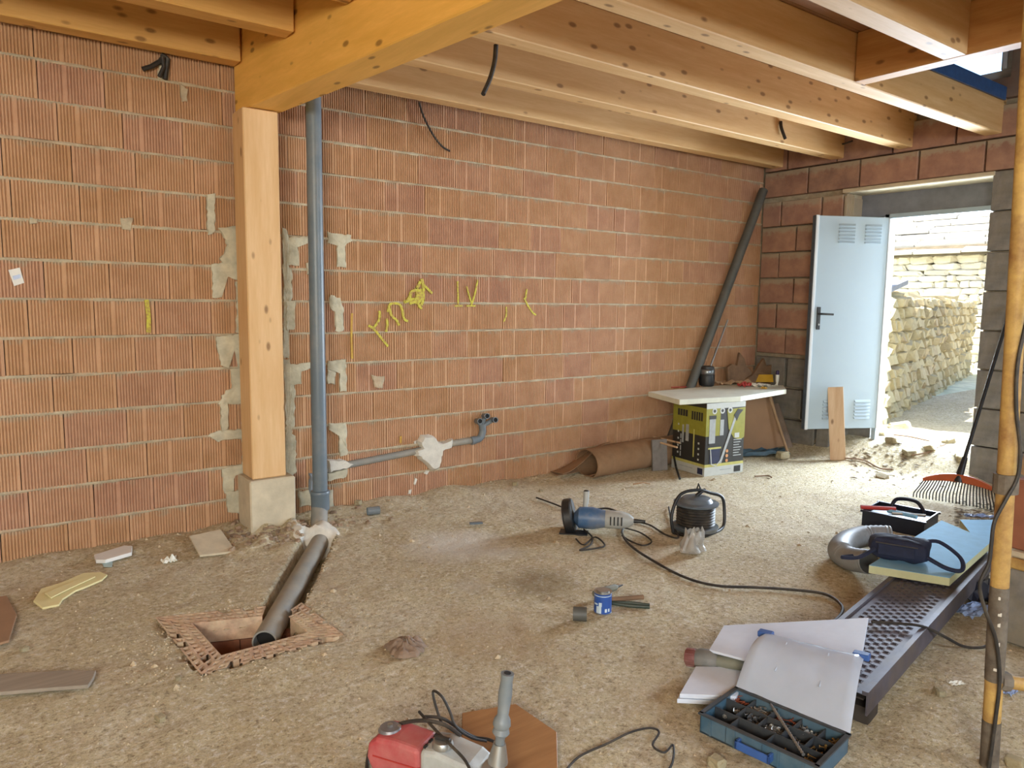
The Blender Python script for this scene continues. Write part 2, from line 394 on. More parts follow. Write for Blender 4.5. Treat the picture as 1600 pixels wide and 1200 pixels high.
# ------------------------------------------------------------------ door wall (right), opening Y 2.5-3.69
OY0, OY1, OZ = 2.50, 3.69, 2.40
wall_right = D.objects.new('wall_right', None); COL.objects.link(wall_right); wall_right['kind'] = 'structure'
def wr(mb, name='core', mat='mortar', **k): return mb.build(name, mat, wall_right, **k)
WT = .52
core = MB().box((XW+.07,OY1+.0,-.3),(XW+WT,YW+.3,5)).box((XW+.07,-3,-.3),(XW+WT,OY0,3.12)).box((XW+.07,-3,3.12),(XW+WT,2.43,5)).box((XW+.07,2.43,3.9),(XW+WT,OY1,5))
core.box((XW+.07,OY0,2.62),(XW+WT,OY1,3.12)).box((XW+.07,3.35,3.17),(XW+WT,OY1,3.9))
wr(core)
wr(MB().box((XW+.30,OY0-.001,2.19),(XW+WT-.001,OY1+.001,2.62)), 'outer_lintel', 'lintel', bevel=.004)
wr(MB().box((XW+.30,3.47,-.2),(XW+WT-.001,OY1+.001,2.2)), 'outer_jamb', 'block')
lin = wr(MB().box((XW-.004,OY0-.02,OZ),(XW+.32,OY1+.02,OZ+.035)), 'lintel', 'concrete', bevel=.006)
def smooth_block(w, h, mat):
    key = ('s', round(w,2), round(h,2), mat)
    if key not in rib_cache:
        b = .006; o = MB().add([(b,0,b),(w-b,0,b),(w-b,0,h-b),(b,0,h-b),(0,b,0),(w,b,0),(w,b,h),(0,b,h),(0,.07,0),(w,.07,0),(w,.07,h),(0,.07,h)],
            [(0,1,2,3),(4,5,1,0),(5,6,2,1),(6,7,3,2),(7,4,0,3),(8,9,5,4),(9,10,6,5),(10,11,7,6),(11,8,4,7)]).build('brick', mat)
        rib_cache[key] = o.data; D.objects.remove(o)
    return rib_cache[key]
def face_blocks(y_hi, y_lo, z0, z1, bw, bh, mat, name='brick', seed=1, jit=.004, gap=.014):
    r = random.Random(seed); z = z0; k = 0
    while z < z1-.05:
        h = min(bh, z1-z)-gap; y = y_hi+(bw*.5 if k%2 else r.uniform(0,.1))
        while y > y_lo+.04:
            a = min(y,y_hi); b = max(y-bw, y_lo); w = a-b-gap
            if w > .04:
                o = link_copy(smooth_block(w,h,mat), name, wall_right, (XW+r.uniform(-jit,jit), a-gap/2, z), (0,0,-pi/2+r.uniform(-.004,.004)))
            y -= bw
        z += bh; k += 1
face_blocks(YW, OY1, .92, OZ, .42, .247, 'brick_red', seed=2)
face_blocks(YW, -1.0, OZ+.04, 2.96, .5, .247, 'brick_red', seed=3)
face_blocks(YW, OY1, .0, .92, .36, .30, 'block', 'stone_block', seed=4, jit=.012, gap=.02)
face_blocks(OY0, -1.0, .0, OZ+.06, .5, .305, 'block', 'stone_block', seed=5, jit=.006, gap=.012)
wr(MB().box((XW+.004,-3,2.97),(XW+.07,2.46,3.12)).box((XW+.004,2.46,2.97),(XW+.07,YW,3.12)).box((XW+.004,-3,3.12),(XW+.07,2.43,5)).box((XW+.004,3.36,3.12),(XW+.07,YW,5)).box((XW+.004,2.5,3.9),(XW+.07,3.36,5)), 'upper_render', 'render_grey')
# brick ends showing in the left reveal
for i in range(9):
    zz = .16+.247*i
    if zz > 2.2: break
    wr(MB().box((XW+.012,OY1-.012,zz),(XW+.295,OY1+.0,zz+.232)), 'reveal_block', 'brick_red' if i > 3 else 'block')
rv = MB()
for j in range(6): rv.box((XW+.02+j*.022,OY1-.02,2.2),(XW+.032+j*.022,OY1-.010,2.39))
wr(rv, 'reveal_ribs', 'brick')
# upper window
win = D.objects.new('window_1', None); COL.objects.link(win); win['kind'] = 'structure'
M['window_white'] = simple('white_window_frame', '#d5dae0', .4, var=.03)
for nm, lo, hi in (('frame_sill',(XW+.05,2.43,3.12),(XW+.12,3.35,3.19)),('frame_side',(XW+.05,2.43,3.19),(XW+.12,2.52,3.9)),('frame_side',(XW+.05,3.28,3.19),(XW+.12,3.35,3.9)),('frame_head',(XW+.05,2.52,3.84),(XW+.12,3.28,3.9)),('frame_bead',(XW+.02,2.47,3.19),(XW+.05,2.50,3.86))):
    MB().box(lo,hi).build(nm,'window_white',win,bevel=.006)
g = NT('window_glass'); g.b.inputs['Transmission Weight'].default_value = 1; g.b.inputs['Roughness'].default_value = 0; g.b.inputs['IOR'].default_value = 1.1; M['glass'] = g.done((1,1,1,1), 0)
MB().box((XW+.08,2.52,3.19),(XW+.084,3.28,3.84)).build('pane','glass',win)
# roof high above, keeps the sun out
struct('ceiling', MB().box((-3,-3,5.0),(XW+.9,YW+.3,5.15)), 'deck')
struct('wall_left', MB().box((-3.2,-3,-.3),(-3,YW+.3,5.0)), 'mortar')
struct('wall_front', MB().box((-3.2,-3.2,2.6),(XW+.5,-3.05,5.0)).box((.9,-3.2,-.3),(3.1,-3.05,2.6)).box((5.5,-3.2,-.3),(XW+.5,-3.05,2.6)).box((3.1,-3.2,-.3),(5.5,-3.05,1.85)), 'mortar')  # high opening at the right is added to suit the cool fill lamp

# ------------------------------------------------------------------ timber
def timber(name, lo, hi, mat, label, group=None, bevel=.006):
    o = MB().box(lo,hi).build(name, mat, None, bevel=bevel); return tag(o, label, 'beam', group)
JZ = 2.71
bx = lambda y: 1.33-.112*(y-4.31)          # left face of the main beam
mbm = MB(); y0, y1 = 4.50, -2.6
mbm.hexa([(bx(y1),y1,2.46),(bx(y1)+.19,y1,2.46),(bx(y0)+.19,y0,2.46),(bx(y0),y0,2.46)], [(bx(y1),y1,CE),(bx(y1)+.19,y1,CE),(bx(y0)+.19,y0,CE),(bx(y0),y0,CE)])
tag(mbm.build('main_beam','wood_y',None,bevel=.006), 'deep orange timber beam running from the post towards the viewer', 'beam')
names = ['pale joist closest to the brick wall, right of the main beam','second pale joist from the brick wall, right of the main beam','third joist from the brick wall, ending over the white door','fourth joist from the brick wall, ending below the upper window','short joist ending in the cross timber at top right','joist passing over the viewer at the top right edge','hidden joist behind the top right edge']
for i, (y, xe) in enumerate(((4.33,XW+.05),(3.72,XW+.05),(3.12,XW+.05),(2.46,XW+.05),(1.84,4.29),(1.22,4.29))):
    timber('ceiling_joist', (bx(y)+.20,y,JZ), (xe,y+.12,CE), 'wood', names[i], 'ceiling joists')
for i, y in enumerate((4.36,3.72,3.12)):
    timber('ceiling_joist', (-2.95,y,JZ-.0), (bx(y)-.015,y+.12,CE), 'wood_x_orange', ['orange joist lying against the brick wall at top left','orange joist second from the wall at the top left corner','orange joist above the top left edge of view'][i], 'ceiling joists left of the beam')
tag(MB().box((4.29,-2.6,JZ),(4.40,2.455,CE)).build('cross_timber','wood_trim',None,bevel=.006), 'pale timber cross piece joining joists beside the stair opening', 'beam')
# deck boards on the joists
deck = D.objects.new('ceiling_deck', None); COL.objects.link(deck); deck['kind'] = 'structure'
y = -2.6
while y < YW-.05:
    w = min(.24, YW-.02-y); xe = XW+.04 if y > 2.44 else 4.40
    for xa, xb in (((-2.95,.6),(.6,3.45),(3.45,xe)) if int(y*10)%2 else ((-2.95,2.2),(2.2,xe))):
        MB().box((xa+.002,y+.002,CE+.001),(xb-.002,y+w-.002,CE+.028)).build('board','deck',deck)
    y += .24
M['membrane'] = simple('glare_blue_membrane', '#2f5688', .4, var=.2)  # extra blue of the glare is put into this colour
tag(MB().box((4.42,2.44,2.945),(XW-.02,2.455,3.04)).box((4.42,2.455,3.02),(XW-.02,2.52,3.04)).build('edge_strip','membrane',None), 'dark blue edge strip along the top of the fourth joist', 'strip')
po = tag(MB().box((1.29,4.30,.34),(1.49,4.495,2.455)).build('wooden_post','wood_z',None,bevel=.006), 'square pale timber post carrying the main beam on a concrete foot', 'post')
ft = MB().box((1.265,4.27,-.05),(1.535,4.515,.338)).build('post_foot','concrete',None,bevel=.008)
tag(ft, 'light grey concrete block foot under the timber post', 'block')
# ------------------------------------------------------------------ steel door
dw = D.objects.new('door_1', None); COL.objects.link(dw); dw['kind'] = 'structure'
hinge = Vector((6.69,3.41,0)); freee = Vector((6.05,3.74,0)); ld = (freee-hinge); LL = ld.length
DX = frame((hinge.x,hinge.y,.28), ld)      # local x from hinge to free edge, local y = back side? z up
side = 1 if (DX @ Vector((0,1,0))-DX @ Vector((0,0,0))).dot(Vector((0,0,0))-hinge) > 0 else -1   # camera side sign
M['door_grey'] = simple('pale_blue_grey_sheet', '#9dadb8', .45, var=.02, scale=3)
leaf = MB(DX).box((0,-.019,0),(LL,.019,1.90)).build('leaf','door_grey',dw,bevel=.004)
MB(DX).box((-.004,.014*side-.012,-.004),(.022,.014*side+.012,1.904)).box((LL-.022,.014*side-.012,-.004),(LL+.006,.014*side+.012,1.904)).build('edge_fold','white_metal',leaf,bevel=.003)
M['edge_dark'] = simple('dark_blue_grey_edge', '#4c5a68', .5)
MB(DX).box((LL+.002,-.028,0),(LL+.010,.020,1.9)).build('edge_strip','edge_dark',leaf)
for (x0, x1, z0, z1, n) in ((.09,.25,1.66,1.84,6),(.345,.505,1.66,1.84,6),(.09,.25,.085,.27,6),(.42,.56,.085,.27,6)):
    for i in range(n):
        z = z0+(z1-z0)*(i+.5)/n; yy = .019*side
        me = MB(DX); a, b = (yy, yy+.012*side)
        me.add([(x0,a,z-.010),(x1,a,z-.010),(x1,a,z+.010),(x0,a,z+.010),(x0+.006,b,z-.009),(x1-.006,b,z-.009)], [(0,1,5,4),(4,5,2,3),(0,4,3),(1,2,5)])
        me.add([(x0,a+.0006*side,z-.0135),(x1,a+.0006*side,z-.0135),(x1,a+.0006*side,z-.009),(x0,a+.0006*side,z-.009)],[(0,1,2,3)])
        me.build('louvre','door_grey',leaf)
hb = MB(DX).box((LL-.085,.019*side-.004,.90),(LL-.05,.019*side+.008,1.10)).build('handle_plate','black',leaf,bevel=.003)
MB(DX).tube([(LL-.067,.02*side,1.04),(LL-.067,.06*side,1.04),(LL-.075,.068*side,1.04),(LL-.18,.068*side,1.036)],.009,10).build('lever','black',hb,smooth=True)
MB(DX).tube([(LL-.067,.02*side,.945),(LL-.067,.034*side,.945)],.009,10).build('lock_cylinder','steel',hb,smooth=True)
fr = MB().box((XW+.26,3.40,.12),(XW+.33,3.44,2.21)).box((XW+.26,OY0,2.17),(XW+.33,3.44,2.21)).box((XW+.30,OY0-.0,.12),(XW+.34,OY0+.02,2.21))
fr.build('door_frame','door_grey',dw,bevel=.003)

# ------------------------------------------------------------------ outside: dry stone wall, house beyond
def blob_mesh(seed, n=6):
    r = random.Random(seed); bm = bmesh.new(); bmesh.ops.create_cube(bm, size=1)
    bmesh.ops.bevel(bm, geom=bm.edges[:], offset=.16, segments=1, affect='EDGES')
    for v in bm.verts: v.co += Vector((r.uniform(-.09,.09),r.uniform(-.09,.09),r.uniform(-.09,.09)))
    me = D.meshes.new('stone'); bm.to_mesh(me); bm.free(); return me
def stone_mat(name, cols, dustc):
    t = NT(name); oi = t.n('ObjectInfo'); v = t.coord(); k = [(i/(len(cols)-1),hexc(c)) for i, c in enumerate(cols)]
    c = t.ramp(oi.outputs['Random'], k); c = t.mix(t.ramp(t.noise(v,3,6,.7),[(.4,(0,)*3),(.7,(.5,)*3)]), c, hexc(dustc))
    return t.done(c, .95, 0, t.bump(t.noise(v,5,6,.7),.6,.04))
M['stone'] = stone_mat('field_stone', ['#a99a76','#b5a683','#96896c','#b8ad8c','#a08d72'], '#c6bc9a')
M['pale_stone'] = stone_mat('pale_limestone', ['#c4bca8','#d3ccba','#b5ac98'], '#ddd8c8')
SB = [blob_mesh(i) for i in range(8)]
for m in SB: m.materials.append(M['stone'])
GZ = .17
A0 = G(1372,668,GZ); A1 = G(1506,592,GZ); A0.z = A1.z = 0; dA = (A1-A0); LA = dA.length; dn = dA.normalized()
A0 = A0-dn*.35; LA += 1.0
sw = thing('dry_stone_wall','low dry stone wall of buff rubble receding outside the open doorway','wall',(A0.x,A0.y,GZ-.05),atan2(dn.y,dn.x))
mbk = MB().box((0,.10,-.1),(LA,.55,1.33)); M['stone_core'] = simple('dark_joint_soil','#5c523f',.95,var=.3,scale=6,bump=.5)
mbk.build('wall_core','stone_core',sw)
r = random.Random(11); cnt = 0; tail = MB(); z = 0; row = 0; items = []
while z < 1.32:
    h = r.uniform(.10,.15); x = r.uniform(-.05,0)
    while x < LA:
        w = r.uniform(.10,.24); items.append((x+w/2, z+h/2+r.uniform(-.012,.012), w, h)); x += w
    z += h
items.sort(key=lambda q: q[0])
for i, (x, zz, w, h) in enumerate(items):
    sc = (w*1.06, r.uniform(.26,.34), h*1.08); rot = (r.uniform(-.08,.08), r.uniform(-.18,.18), r.uniform(-.1,.1))
    if i < 295: link_copy(SB[r.randint(0,7)], 'stone', sw, (x, .13+r.uniform(-.03,.03), zz), rot, sc)
    else:
        me = SB[r.randint(0,7)]; X = Matrix.Translation((x,.13+r.uniform(-.03,.03),zz)) @ Matrix.Rotation(rot[1],4,'Y') @ Matrix.Diagonal((*sc,1))
        tail.add([v.co for v in me.vertices], [tuple(p.vertices) for p in me.polygons], X)
tag(tail.build('stone','stone',sw), kind='stuff')
# capping stones
for i in range(9):
    link_copy(SB[r.randint(0,7)], 'stone', sw, (.3+i*1.0+r.uniform(-.2,.2), .3, 1.36+r.uniform(-.02,.05)), (0,r.uniform(-.1,.1),r.uniform(-.3,.3)), (r.uniform(.3,.6),.5,r.uniform(.08,.16)))
tag(MB(Matrix.Translation((1.1,.22,1.47)) @ Matrix.Rotation(-.12,4,'Y')).box((-.75,-.2,0),(.4,.22,.05)).build('slate_slab','lintel',None),
    'grey slab lying tilted on top of the dry stone wall','slab')
o = D.objects['slate_slab']; o.matrix_basis = Matrix.Translation((A0.x,A0.y,GZ-.05)) @ Matrix.Rotation(atan2(dn.y,dn.x),4,'Z')
# far house
HX = 15.6
hs = thing('stone_house','sunlit pale stone house with slate courses beyond the yard','building',(HX,8,GZ))
MB().box((.12,-5,-.3),(1.2,6,2.35)).build('wall_core','stone_core',hs)
PS = [blob_mesh(20+i) for i in range(5)]
for m in PS: m.materials.append(M['pale_stone'])
z = 0; st = MB(); rr = random.Random(5); n_part = 0
while z < 2.3:
    h = rr.uniform(.10,.19); y = -5
    while y < 5:
        w = rr.uniform(.18,.6); sc = (.3, w*1.02, h*1.02); loc = (.1+rr.uniform(-.02,.02), y+w/2, z+h/2); me = PS[rr.randint(0,4)]
        if n_part < 260 and -2.8 < y < -.6: link_copy(me, 'stone', hs, loc, (rr.uniform(-.05,.05),0,0), sc); n_part += 1
        else: st.add([v.co for v in me.vertices], [tuple(p.vertices) for p in me.polygons], Matrix.Translation(loc) @ Matrix.Diagonal((*sc,1)))
        y += w
    z += h
tag(st.build('stone','pale_stone',hs), kind='stuff')
M['slate'] = stone_mat('pale_slate', ['#b0aca2','#c4c0b4','#a5a29a'], '#cfccc2')
sl = MB().box((-.5,-.5,-.5),(.5,.5,.5)).build('slate','slate'); slm = sl.data; D.objects.remove(sl)
for i in range(11):
    y = -4.6+rr.uniform(-.3,0)
    while y < 3:
        w = rr.uniform(.6,1.3)
        link_copy(slm, 'slate', hs, (-.12+i*.24, y+w/2, 2.36+i*.155+rr.uniform(-.01,.01)), (rr.uniform(-.015,.015),-.36,0), (.5,w-.02,.05)); y += w
MB().hexa([(-.3,-5,2.2),(3,-5,4.1),(3,6,4.1),(-.3,6,2.2)],[(-.3,-5,2.3),(3,-5,4.15),(3,6,4.15),(-.3,6,2.3)]).build('roof_base','stone_core',hs)
# rubble by the threshold
rubs = [(1365,700,.13,'beside the foot of the short plank, on its right'),(1395,712,.11,'flat buff, in front of the door leaf corner'),(1420,722,.09,'small buff, middle of the doorway'),(1342,686,.15,'large buff, under the right half of the white door'),(1322,686,.13,'buff, under the middle of the white door'),(1292,688,.12,'buff, under the left half of the white door'),(1268,697,.10,'small, by the left corner of the white door'),(1402,689,.14,'large pale, at the left jamb of the doorway'),(1452,724,.08,'small, right of the doorway middle'),(1480,716,.09,'pale, near the right jamb'),(1380,738,.07,'smallest, lying forward of the others'),(1500,735,.08,'beside the rake socket')]
for i, (x, y, s, lb) in enumerate(rubs):
    p = G(x, y, .05); p.z = ground(p.x, p.y)+s*.12
    o = D.objects.new('rubble_stone', SB[i%8]); COL.objects.link(o); o.location = p; o.rotation_euler = (r.uniform(-.3,.3),r.uniform(-.3,.3),r.uniform(0,3)); o.scale = (s*1.3,s,s*.55)
    tag(o, 'rubble stone '+lb, 'stone', 'rubble stones at the doorway')
# ------------------------------------------------------------------ small stones and crumbs over the floor
r = random.Random(21); gr = MB()
for i in range(7000):
    if i < 5200: x = r.uniform(.1,6.4); y = r.uniform(.7,4.5)
    elif i < 6400: x = r.uniform(.6,6.2); y = YW-abs(r.gauss(0,.16))-.01
    else: a = r.uniform(0,6.28); q = r.uniform(.28,.5); x = pc.x+cos(a)*q*1.1; y = pc.y+sin(a)*q*.9
    if in_poly(x, y, [PA,PB,PCc,PD]) or y > YW-.01: continue
    s = r.choice((.003,.004,.005,.006,.008)) if r.random() < .985 else r.uniform(.01,.02)
    z = ground(x, y)
    gr.add([(0,0,s*.7),(s,0,0),(0,s*r.uniform(.6,1),0),(-s,0,0),(0,-s*r.uniform(.6,1),0)], [(0,1,2),(0,2,3),(0,3,4),(0,4,1)], Matrix.Translation((x,y,z-.001)) @ Matrix.Rotation(r.uniform(0,6),4,'Z'))
M['gravel'] = simple('loose_gravel', '#b9a98c', .95, var=.2, scale=40)
tag(gr.build('gravel','gravel',None), 'loose gravel and crumbs strewn over the dirt floor', 'gravel', None, 'stuff')

# ------------------------------------------------------------------ inspection pit with brick rim
M['perf'] = simple('dusty_brick', '#b89a80', .95, var=.3, scale=20, bump=.8, dirt='#cbbb9a', dirt_amt=.9)
M['pitwall'] = simple('pit_brick', '#8e5f48', .95, var=.2, scale=12, bump=.4)
pt = thing('inspection_pit','square brick lined pit dug in the floor below the timber post','pit',(pc.x,pc.y,0))
quad = [PA,PB,PCc,PD]
def outset(P, d):                          # offset each side outward by d
    c = sum(P, Vector())/4; out = []
    for i in range(4):
        a = P[i]; e1 = (P[i]-P[i-1]).normalized(); e2 = (P[(i+1)%4]-P[i]).normalized()
        n1 = Vector((-e1.y,e1.x,0)); n2 = Vector((-e2.y,e2.x,0))
        if n1.dot(a-c) < 0: n1 = -n1
        if n2.dot(a-c) < 0: n2 = -n2
        m = (n1+n2); out.append(a+m*(d/max(.35,m.dot(n1))))
    return out
oq = outset(quad, .11)
for i in range(4):
    a, b, c, d_ = quad[i], quad[(i+1)%4], oq[(i+1)%4], oq[i]
    mb = MB(); nu, nv = 12, 3                 # perforated top: recessed cells
    top = .006
    def pnt(u, v, z): p = (a*(1-u)+b*u)*(1-v)+(d_*(1-u)+c*u)*v; return (p.x,p.y,z)
    for iu in range(nu):
        for iv in range(nv):
            if True:
                mp = Vector(pnt((iu+.5)/nu,(iv+.5)/nv,0)); q_ = (mp-tr0).to_2d()
                if abs(q_.dot(trs)) < .066 and q_.dot(trn) < trl+.12: continue
                if iv == nv-1 and noise.noise(Vector((iu*.5+i*7,3,1))) >.12: continue
                if iv == nv-2 and noise.noise(Vector((iu*.4+i*5,8,1))) > .45: continue
            u0, u1, v0, v1 = iu/nu, (iu+1)/nu, iv/nv, (iv+1)/nv; m = .2
            uu0, uu1, vv0, vv1 = u0+m/nu, u1-m/nu, v0+m/nv, v1-m/nv
            zz = top+.004*noise.noise(Vector((u0*9+i,v0*5,0)))
            mb.add([pnt(u0,v0,top),pnt(u1,v0,top),pnt(u1,v1,top),pnt(u0,v1,top),pnt(uu0,vv0,zz),pnt(uu1,vv0,zz),pnt(uu1,vv1,zz),pnt(uu0,vv1,zz),
                    pnt(uu0,vv0,-.085),pnt(uu1,vv0,-.085),pnt(uu1,vv1,-.085),pnt(uu0,vv1,-.085)],
                   [(0,1,5,4),(1,2,6,5),(2,3,7,6),(3,0,4,7),(4,5,9,8),(5,6,10,9),(6,7,11,10),(7,4,8,11),(8,9,10,11)])
    for iu in range(nu):
        mp = Vector(pnt((iu+.5)/nu,0,0)); q_ = (mp-tr0).to_2d()
        if abs(q_.dot(trs)) < .066 and q_.dot(trn) < trl+.12: continue
        mb.add([pnt(iu/nu,0,top),pnt((iu+1)/nu,0,top),pnt((iu+1)/nu,0,-.088),pnt(iu/nu,0,-.088)],[(0,1,2,3)])
    mb.build('rim_brick','perf',pt,world=True)
    L = MB()                                  # lining courses
    for k in range(2):
        z1 = -.092-k*.2; z0 = z1-.19; c = b+(oq[(i+1)%4]-b)*.55; d_ = a+(oq[i]-a)*.55
        for s in range(2):
            if k == 0 and abs(((a.lerp(b,s*.5+.25)-tr0).to_2d()).dot(trs)) < .13 and ((a.lerp(b,s*.5+.25)-tr0).to_2d()).dot(trn) < trl+.05: z1_ = z1
            else: z1_ = z1
            p = a.lerp(b, s*.5+.006); q = a.lerp(b, s*.5+.494); p2 = d_.lerp(c, s*.5+.006); q2 = d_.lerp(c, s*.5+.494)
            MB().hexa([(p.x,p.y,z0),(q.x,q.y,z0),(q2.x,q2.y,z0),(p2.x,p2.y,z0)],[(p.x,p.y,z1_),(q.x,q.y,z1_),(q2.x,q2.y,z1_),(p2.x,p2.y,z1_)]).build('lining_brick','pitwall',pt,world=True)
MB().hexa([(p.x,p.y,-.45) for p in oq],[(p.x,p.y,-.38) for p in oq]).build('pit_bottom','pitwall',pt,world=True)

# ------------------------------------------------------------------ pipes
P0 = tr0+Vector((0,0,-.035)); P1 = G(413,997,-.03); P1.z = -.05
dp = thing('drain_pipe','grey drain pipe running in a trench from the wall to the pit','pipe',(P0.x,P0.y,0))
MB().pipe(P0, P1, .053, .046, 28).build('pipe_tube','pvc_dusty',dp,world=True,smooth=True)
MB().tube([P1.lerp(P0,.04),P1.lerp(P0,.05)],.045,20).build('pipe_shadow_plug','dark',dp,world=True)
vx, vy = 1.70, 4.30
vp = thing('vertical_pipe','tall grey plastic waste pipe standing right of the timber post','pipe',(vx,vy,0))
MB().pipe((0,0,.14),(0,0,2.72),.045,.040,32).build('pipe_tube','pvc',vp,smooth=True)
MB().lathe([(.046,.10),(.056,.10),(.056,.19),(.059,.195),(.059,.212),(.056,.217),(.046,.22)],32).build('pipe_socket','pvc',vp,smooth=True)
MB().tube([(-.005,0,.12),(-.02,-.03,.06),(-.05,-.09,.0),(-.09,-.16,-.04)],.050,20).build('pipe_bend','pvc_dusty',vp,smooth=True)
# plaster at its foot
def heap(name, mat, label, cat, c, rx, ry, h, rot=0, seed=0, kind=None, base=None):
    mb = MB(); n, m = 26, 9; vs = []
    for i in range(m+1):
        t = i/m
        for j in range(n):
            a = 2*pi*j/n; k = 1+.28*noise.noise(Vector((cos(a)*1.8+seed,sin(a)*1.8,t)))
            x = cos(a)*rx*t*k; y = sin(a)*ry*t*k
            z = h*(1-t**1.6)+h*.35*noise.noise(Vector((x*30,y*30,seed)))*(1-t)
            X = x*cos(rot)-y*sin(rot); Y = x*sin(rot)+y*cos(rot)
            g0 = ground(c[0]+X, c[1]+Y) if base is None else base
            vs.append((X, Y, max(z,0)+g0-.004*(t>.95)))
    mb.v = vs; mb.f = [(i*n+j,(i+1)*n+j,(i+1)*n+(j+1)%n,i*n+(j+1)%n) for i in range(m) for j in range(n)]
    o = mb.build(name, mat, None, smooth=True); o.location = (c[0],c[1],0)
    return tag(o, label, cat, None, kind)
q = G(492,838); heap('plaster_heap','plaster','lumpy white plaster packed around the foot of the vertical pipe','plaster',q,.14,.11,.045,seed=3)

def wall_path(pts, Y): return [atY(x,y,Y) for x,y in pts]
wp = thing('wall_pipe','dark waste pipe laid along the brick wall up to a branched outlet','pipe',(2.4,YW,.3))
MB().tube(smooth_path(wall_path([(505,735),(545,726),(600,715),(645,706),(700,694),(738,688)],YW-.012)),.024,12).build('pipe_tube','pvc_dusty',wp,world=True,smooth=True)
MB().tube(smooth_path(wall_path([(736,689),(749,685),(754,675),(753,662)],YW-.02)),.027,12).tube(wall_path([(736,689),(742,687.5)],YW-.018),.031,12).build('pipe_elbow','pvc',wp,world=True,smooth=True)
for (x, y), cc in (((745,658),'pvc'),((756,650),'pvc'),((769,656),'pvc')):
    a = atY(x,y,YW-.01); d = Vector((-.25,-1,.15)).normalized()
    s = MB().tube([atY(753,666,YW-.02), a+d*.02],.017,10).pipe(a, a+d*.075,.021,.017,14).build('outlet_stub',cc,wp,world=True,smooth=True)
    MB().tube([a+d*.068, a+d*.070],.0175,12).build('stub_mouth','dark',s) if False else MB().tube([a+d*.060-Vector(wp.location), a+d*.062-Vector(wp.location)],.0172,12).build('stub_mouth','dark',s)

def patch(name, pts, mat, label=None, cat=None, parent=None, th=.012, Y=None, jit=2.0, seed=0, group=None, world=True):
    rr = random.Random(seed); Y = YW if Y is None else Y; Q = []
    for i in range(len(pts)):                # ragged outline
        a = pts[i]; b = pts[(i+1)%len(pts)]; L = sqrt((b[0]-a[0])**2+(b[1]-a[1])**2); n = max(2,int(L/5))
        for k in range(n): t = k/n; Q.append((a[0]+(b[0]-a[0])*t+rr.uniform(-jit,jit)*.6, a[1]+(b[1]-a[1])*t+rr.uniform(-jit,jit)*.6))
    P = [atY(x,y,Y) for x,y in Q]; c = sum(P, Vector())/len(P); n = len(P); mb = MB(); vs = [(p.x,Y+.004,p.z) for p in P]
    for s, d in ((.985,th*.55),(.86,th),(.5,th)):
        vs += [(c.x+(p.x-c.x)*s, Y-d-.003*noise.noise(Vector((p.x*30,p.z*30,s*5))), c.z+(p.z-c.z)*s) for p in P]
    vs.append((c.x,Y-th,c.z)); mb.v = vs
    for k in range(3): mb.f += [(k*n+i,(k+1)*n+i,(k+1)*n+(i+1)%n,k*n+(i+1)%n) for i in range(n)]
    mb.f += [(3*n+i,4*n,3*n+(i+1)%n) for i in range(n)]
    o = mb.build(name, mat, parent, smooth=True)
    if label: tag(o, label, cat, group)
    return o
patch('plaster_patch',[(652,684),(664,678),(674,680),(682,690),(706,686),(704,696),(690,704),(686,714),(682,730),(672,736),(662,722),(645,710),(644,704),(654,700),(650,692)],'plaster','white star shaped plaster patch over the wall pipe','plaster',th=.05,jit=3,seed=2)
patch('plaster_patch',[(508,718),(530,717),(550,723),(543,729),(510,737)],'plaster','white plaster wedge where the wall pipe meets the vertical pipe','plaster',th=.045,seed=4)
patch('plaster_patch',[(508,738),(542,731),(541,745),(508,752)],'mortar_grey','grey wedge of mortar under the wall pipe beside the vertical pipe','plaster',th=.028,seed=5)
# grey mortar smeared over blocks either side of the post
sm_ = [[(376,345),(392,345),(394,560),(378,560)],[(376,560),(394,560),(396,800),(380,800)],[(441,355),(450,360),(452,560),(443,560)],[(443,560),(453,560),(458,755),(447,755)],[(366,200),(382,196),(383,345),(372,340),(374,262),(366,250)],[(322,305),(335,303),(336,362),(324,368)],[(340,356),(384,352),(386,420),(360,422),(342,405),(356,384)],
 [(330,412),(388,408),(388,442),(348,430),(346,465),(332,466)],[(368,440),(388,438),(388,470),(370,470)],[(370,470),(390,468),(391,525),(368,520)],[(336,525),(390,520),(390,572),(372,574),(372,545),(360,545),(358,575),(345,572)],
 [(360,576),(392,572),(393,630),(340,632),(352,610),(362,606)],[(344,628),(356,628),(356,672),(344,676)],[(322,680),(345,672),(388,670),(388,684),(340,690)],[(345,732),(388,722),(388,738),(366,742),(364,766),(350,770)],[(352,768),(388,764),(390,806),(356,800)],
 [(442,372),(487,368),(487,376),(466,382),(466,416),(446,414)],[(445,420),(456,420),(455,470),(446,470)],[(446,470),(462,470),(460,515),(446,518)],[(447,570),(486,566),(486,575),(470,580),(470,600),(447,602)],[(446,600),(460,600),(460,668),(447,668)],
 [(446,675),(462,680),(462,740),(448,742)],[(512,362),(548,368),(550,375),(540,376),(540,418),(526,418),(526,380),(512,378)],[(516,460),(530,466),(536,480),(536,518),(524,518),(523,488),(514,478)],
 [(512,563),(540,562),(541,612),(530,612),(529,578),(512,576)],[(513,660),(540,660),(543,712),(530,712),(528,674),(513,672)],[(478,410),(487,406),(487,436),(480,428)],[(466,768),(485,764),(486,790),(468,792)],[(510,575),(524,580),(523,600),(511,600)],[(512,768),(520,764),(522,800),(512,800)]]
for i, p in enumerate(sm_): patch('mortar_smear',p,'mortar_grey',None,None,wall_back,th=.011 if i%3 else .014,seed=10+i,jit=2.4)
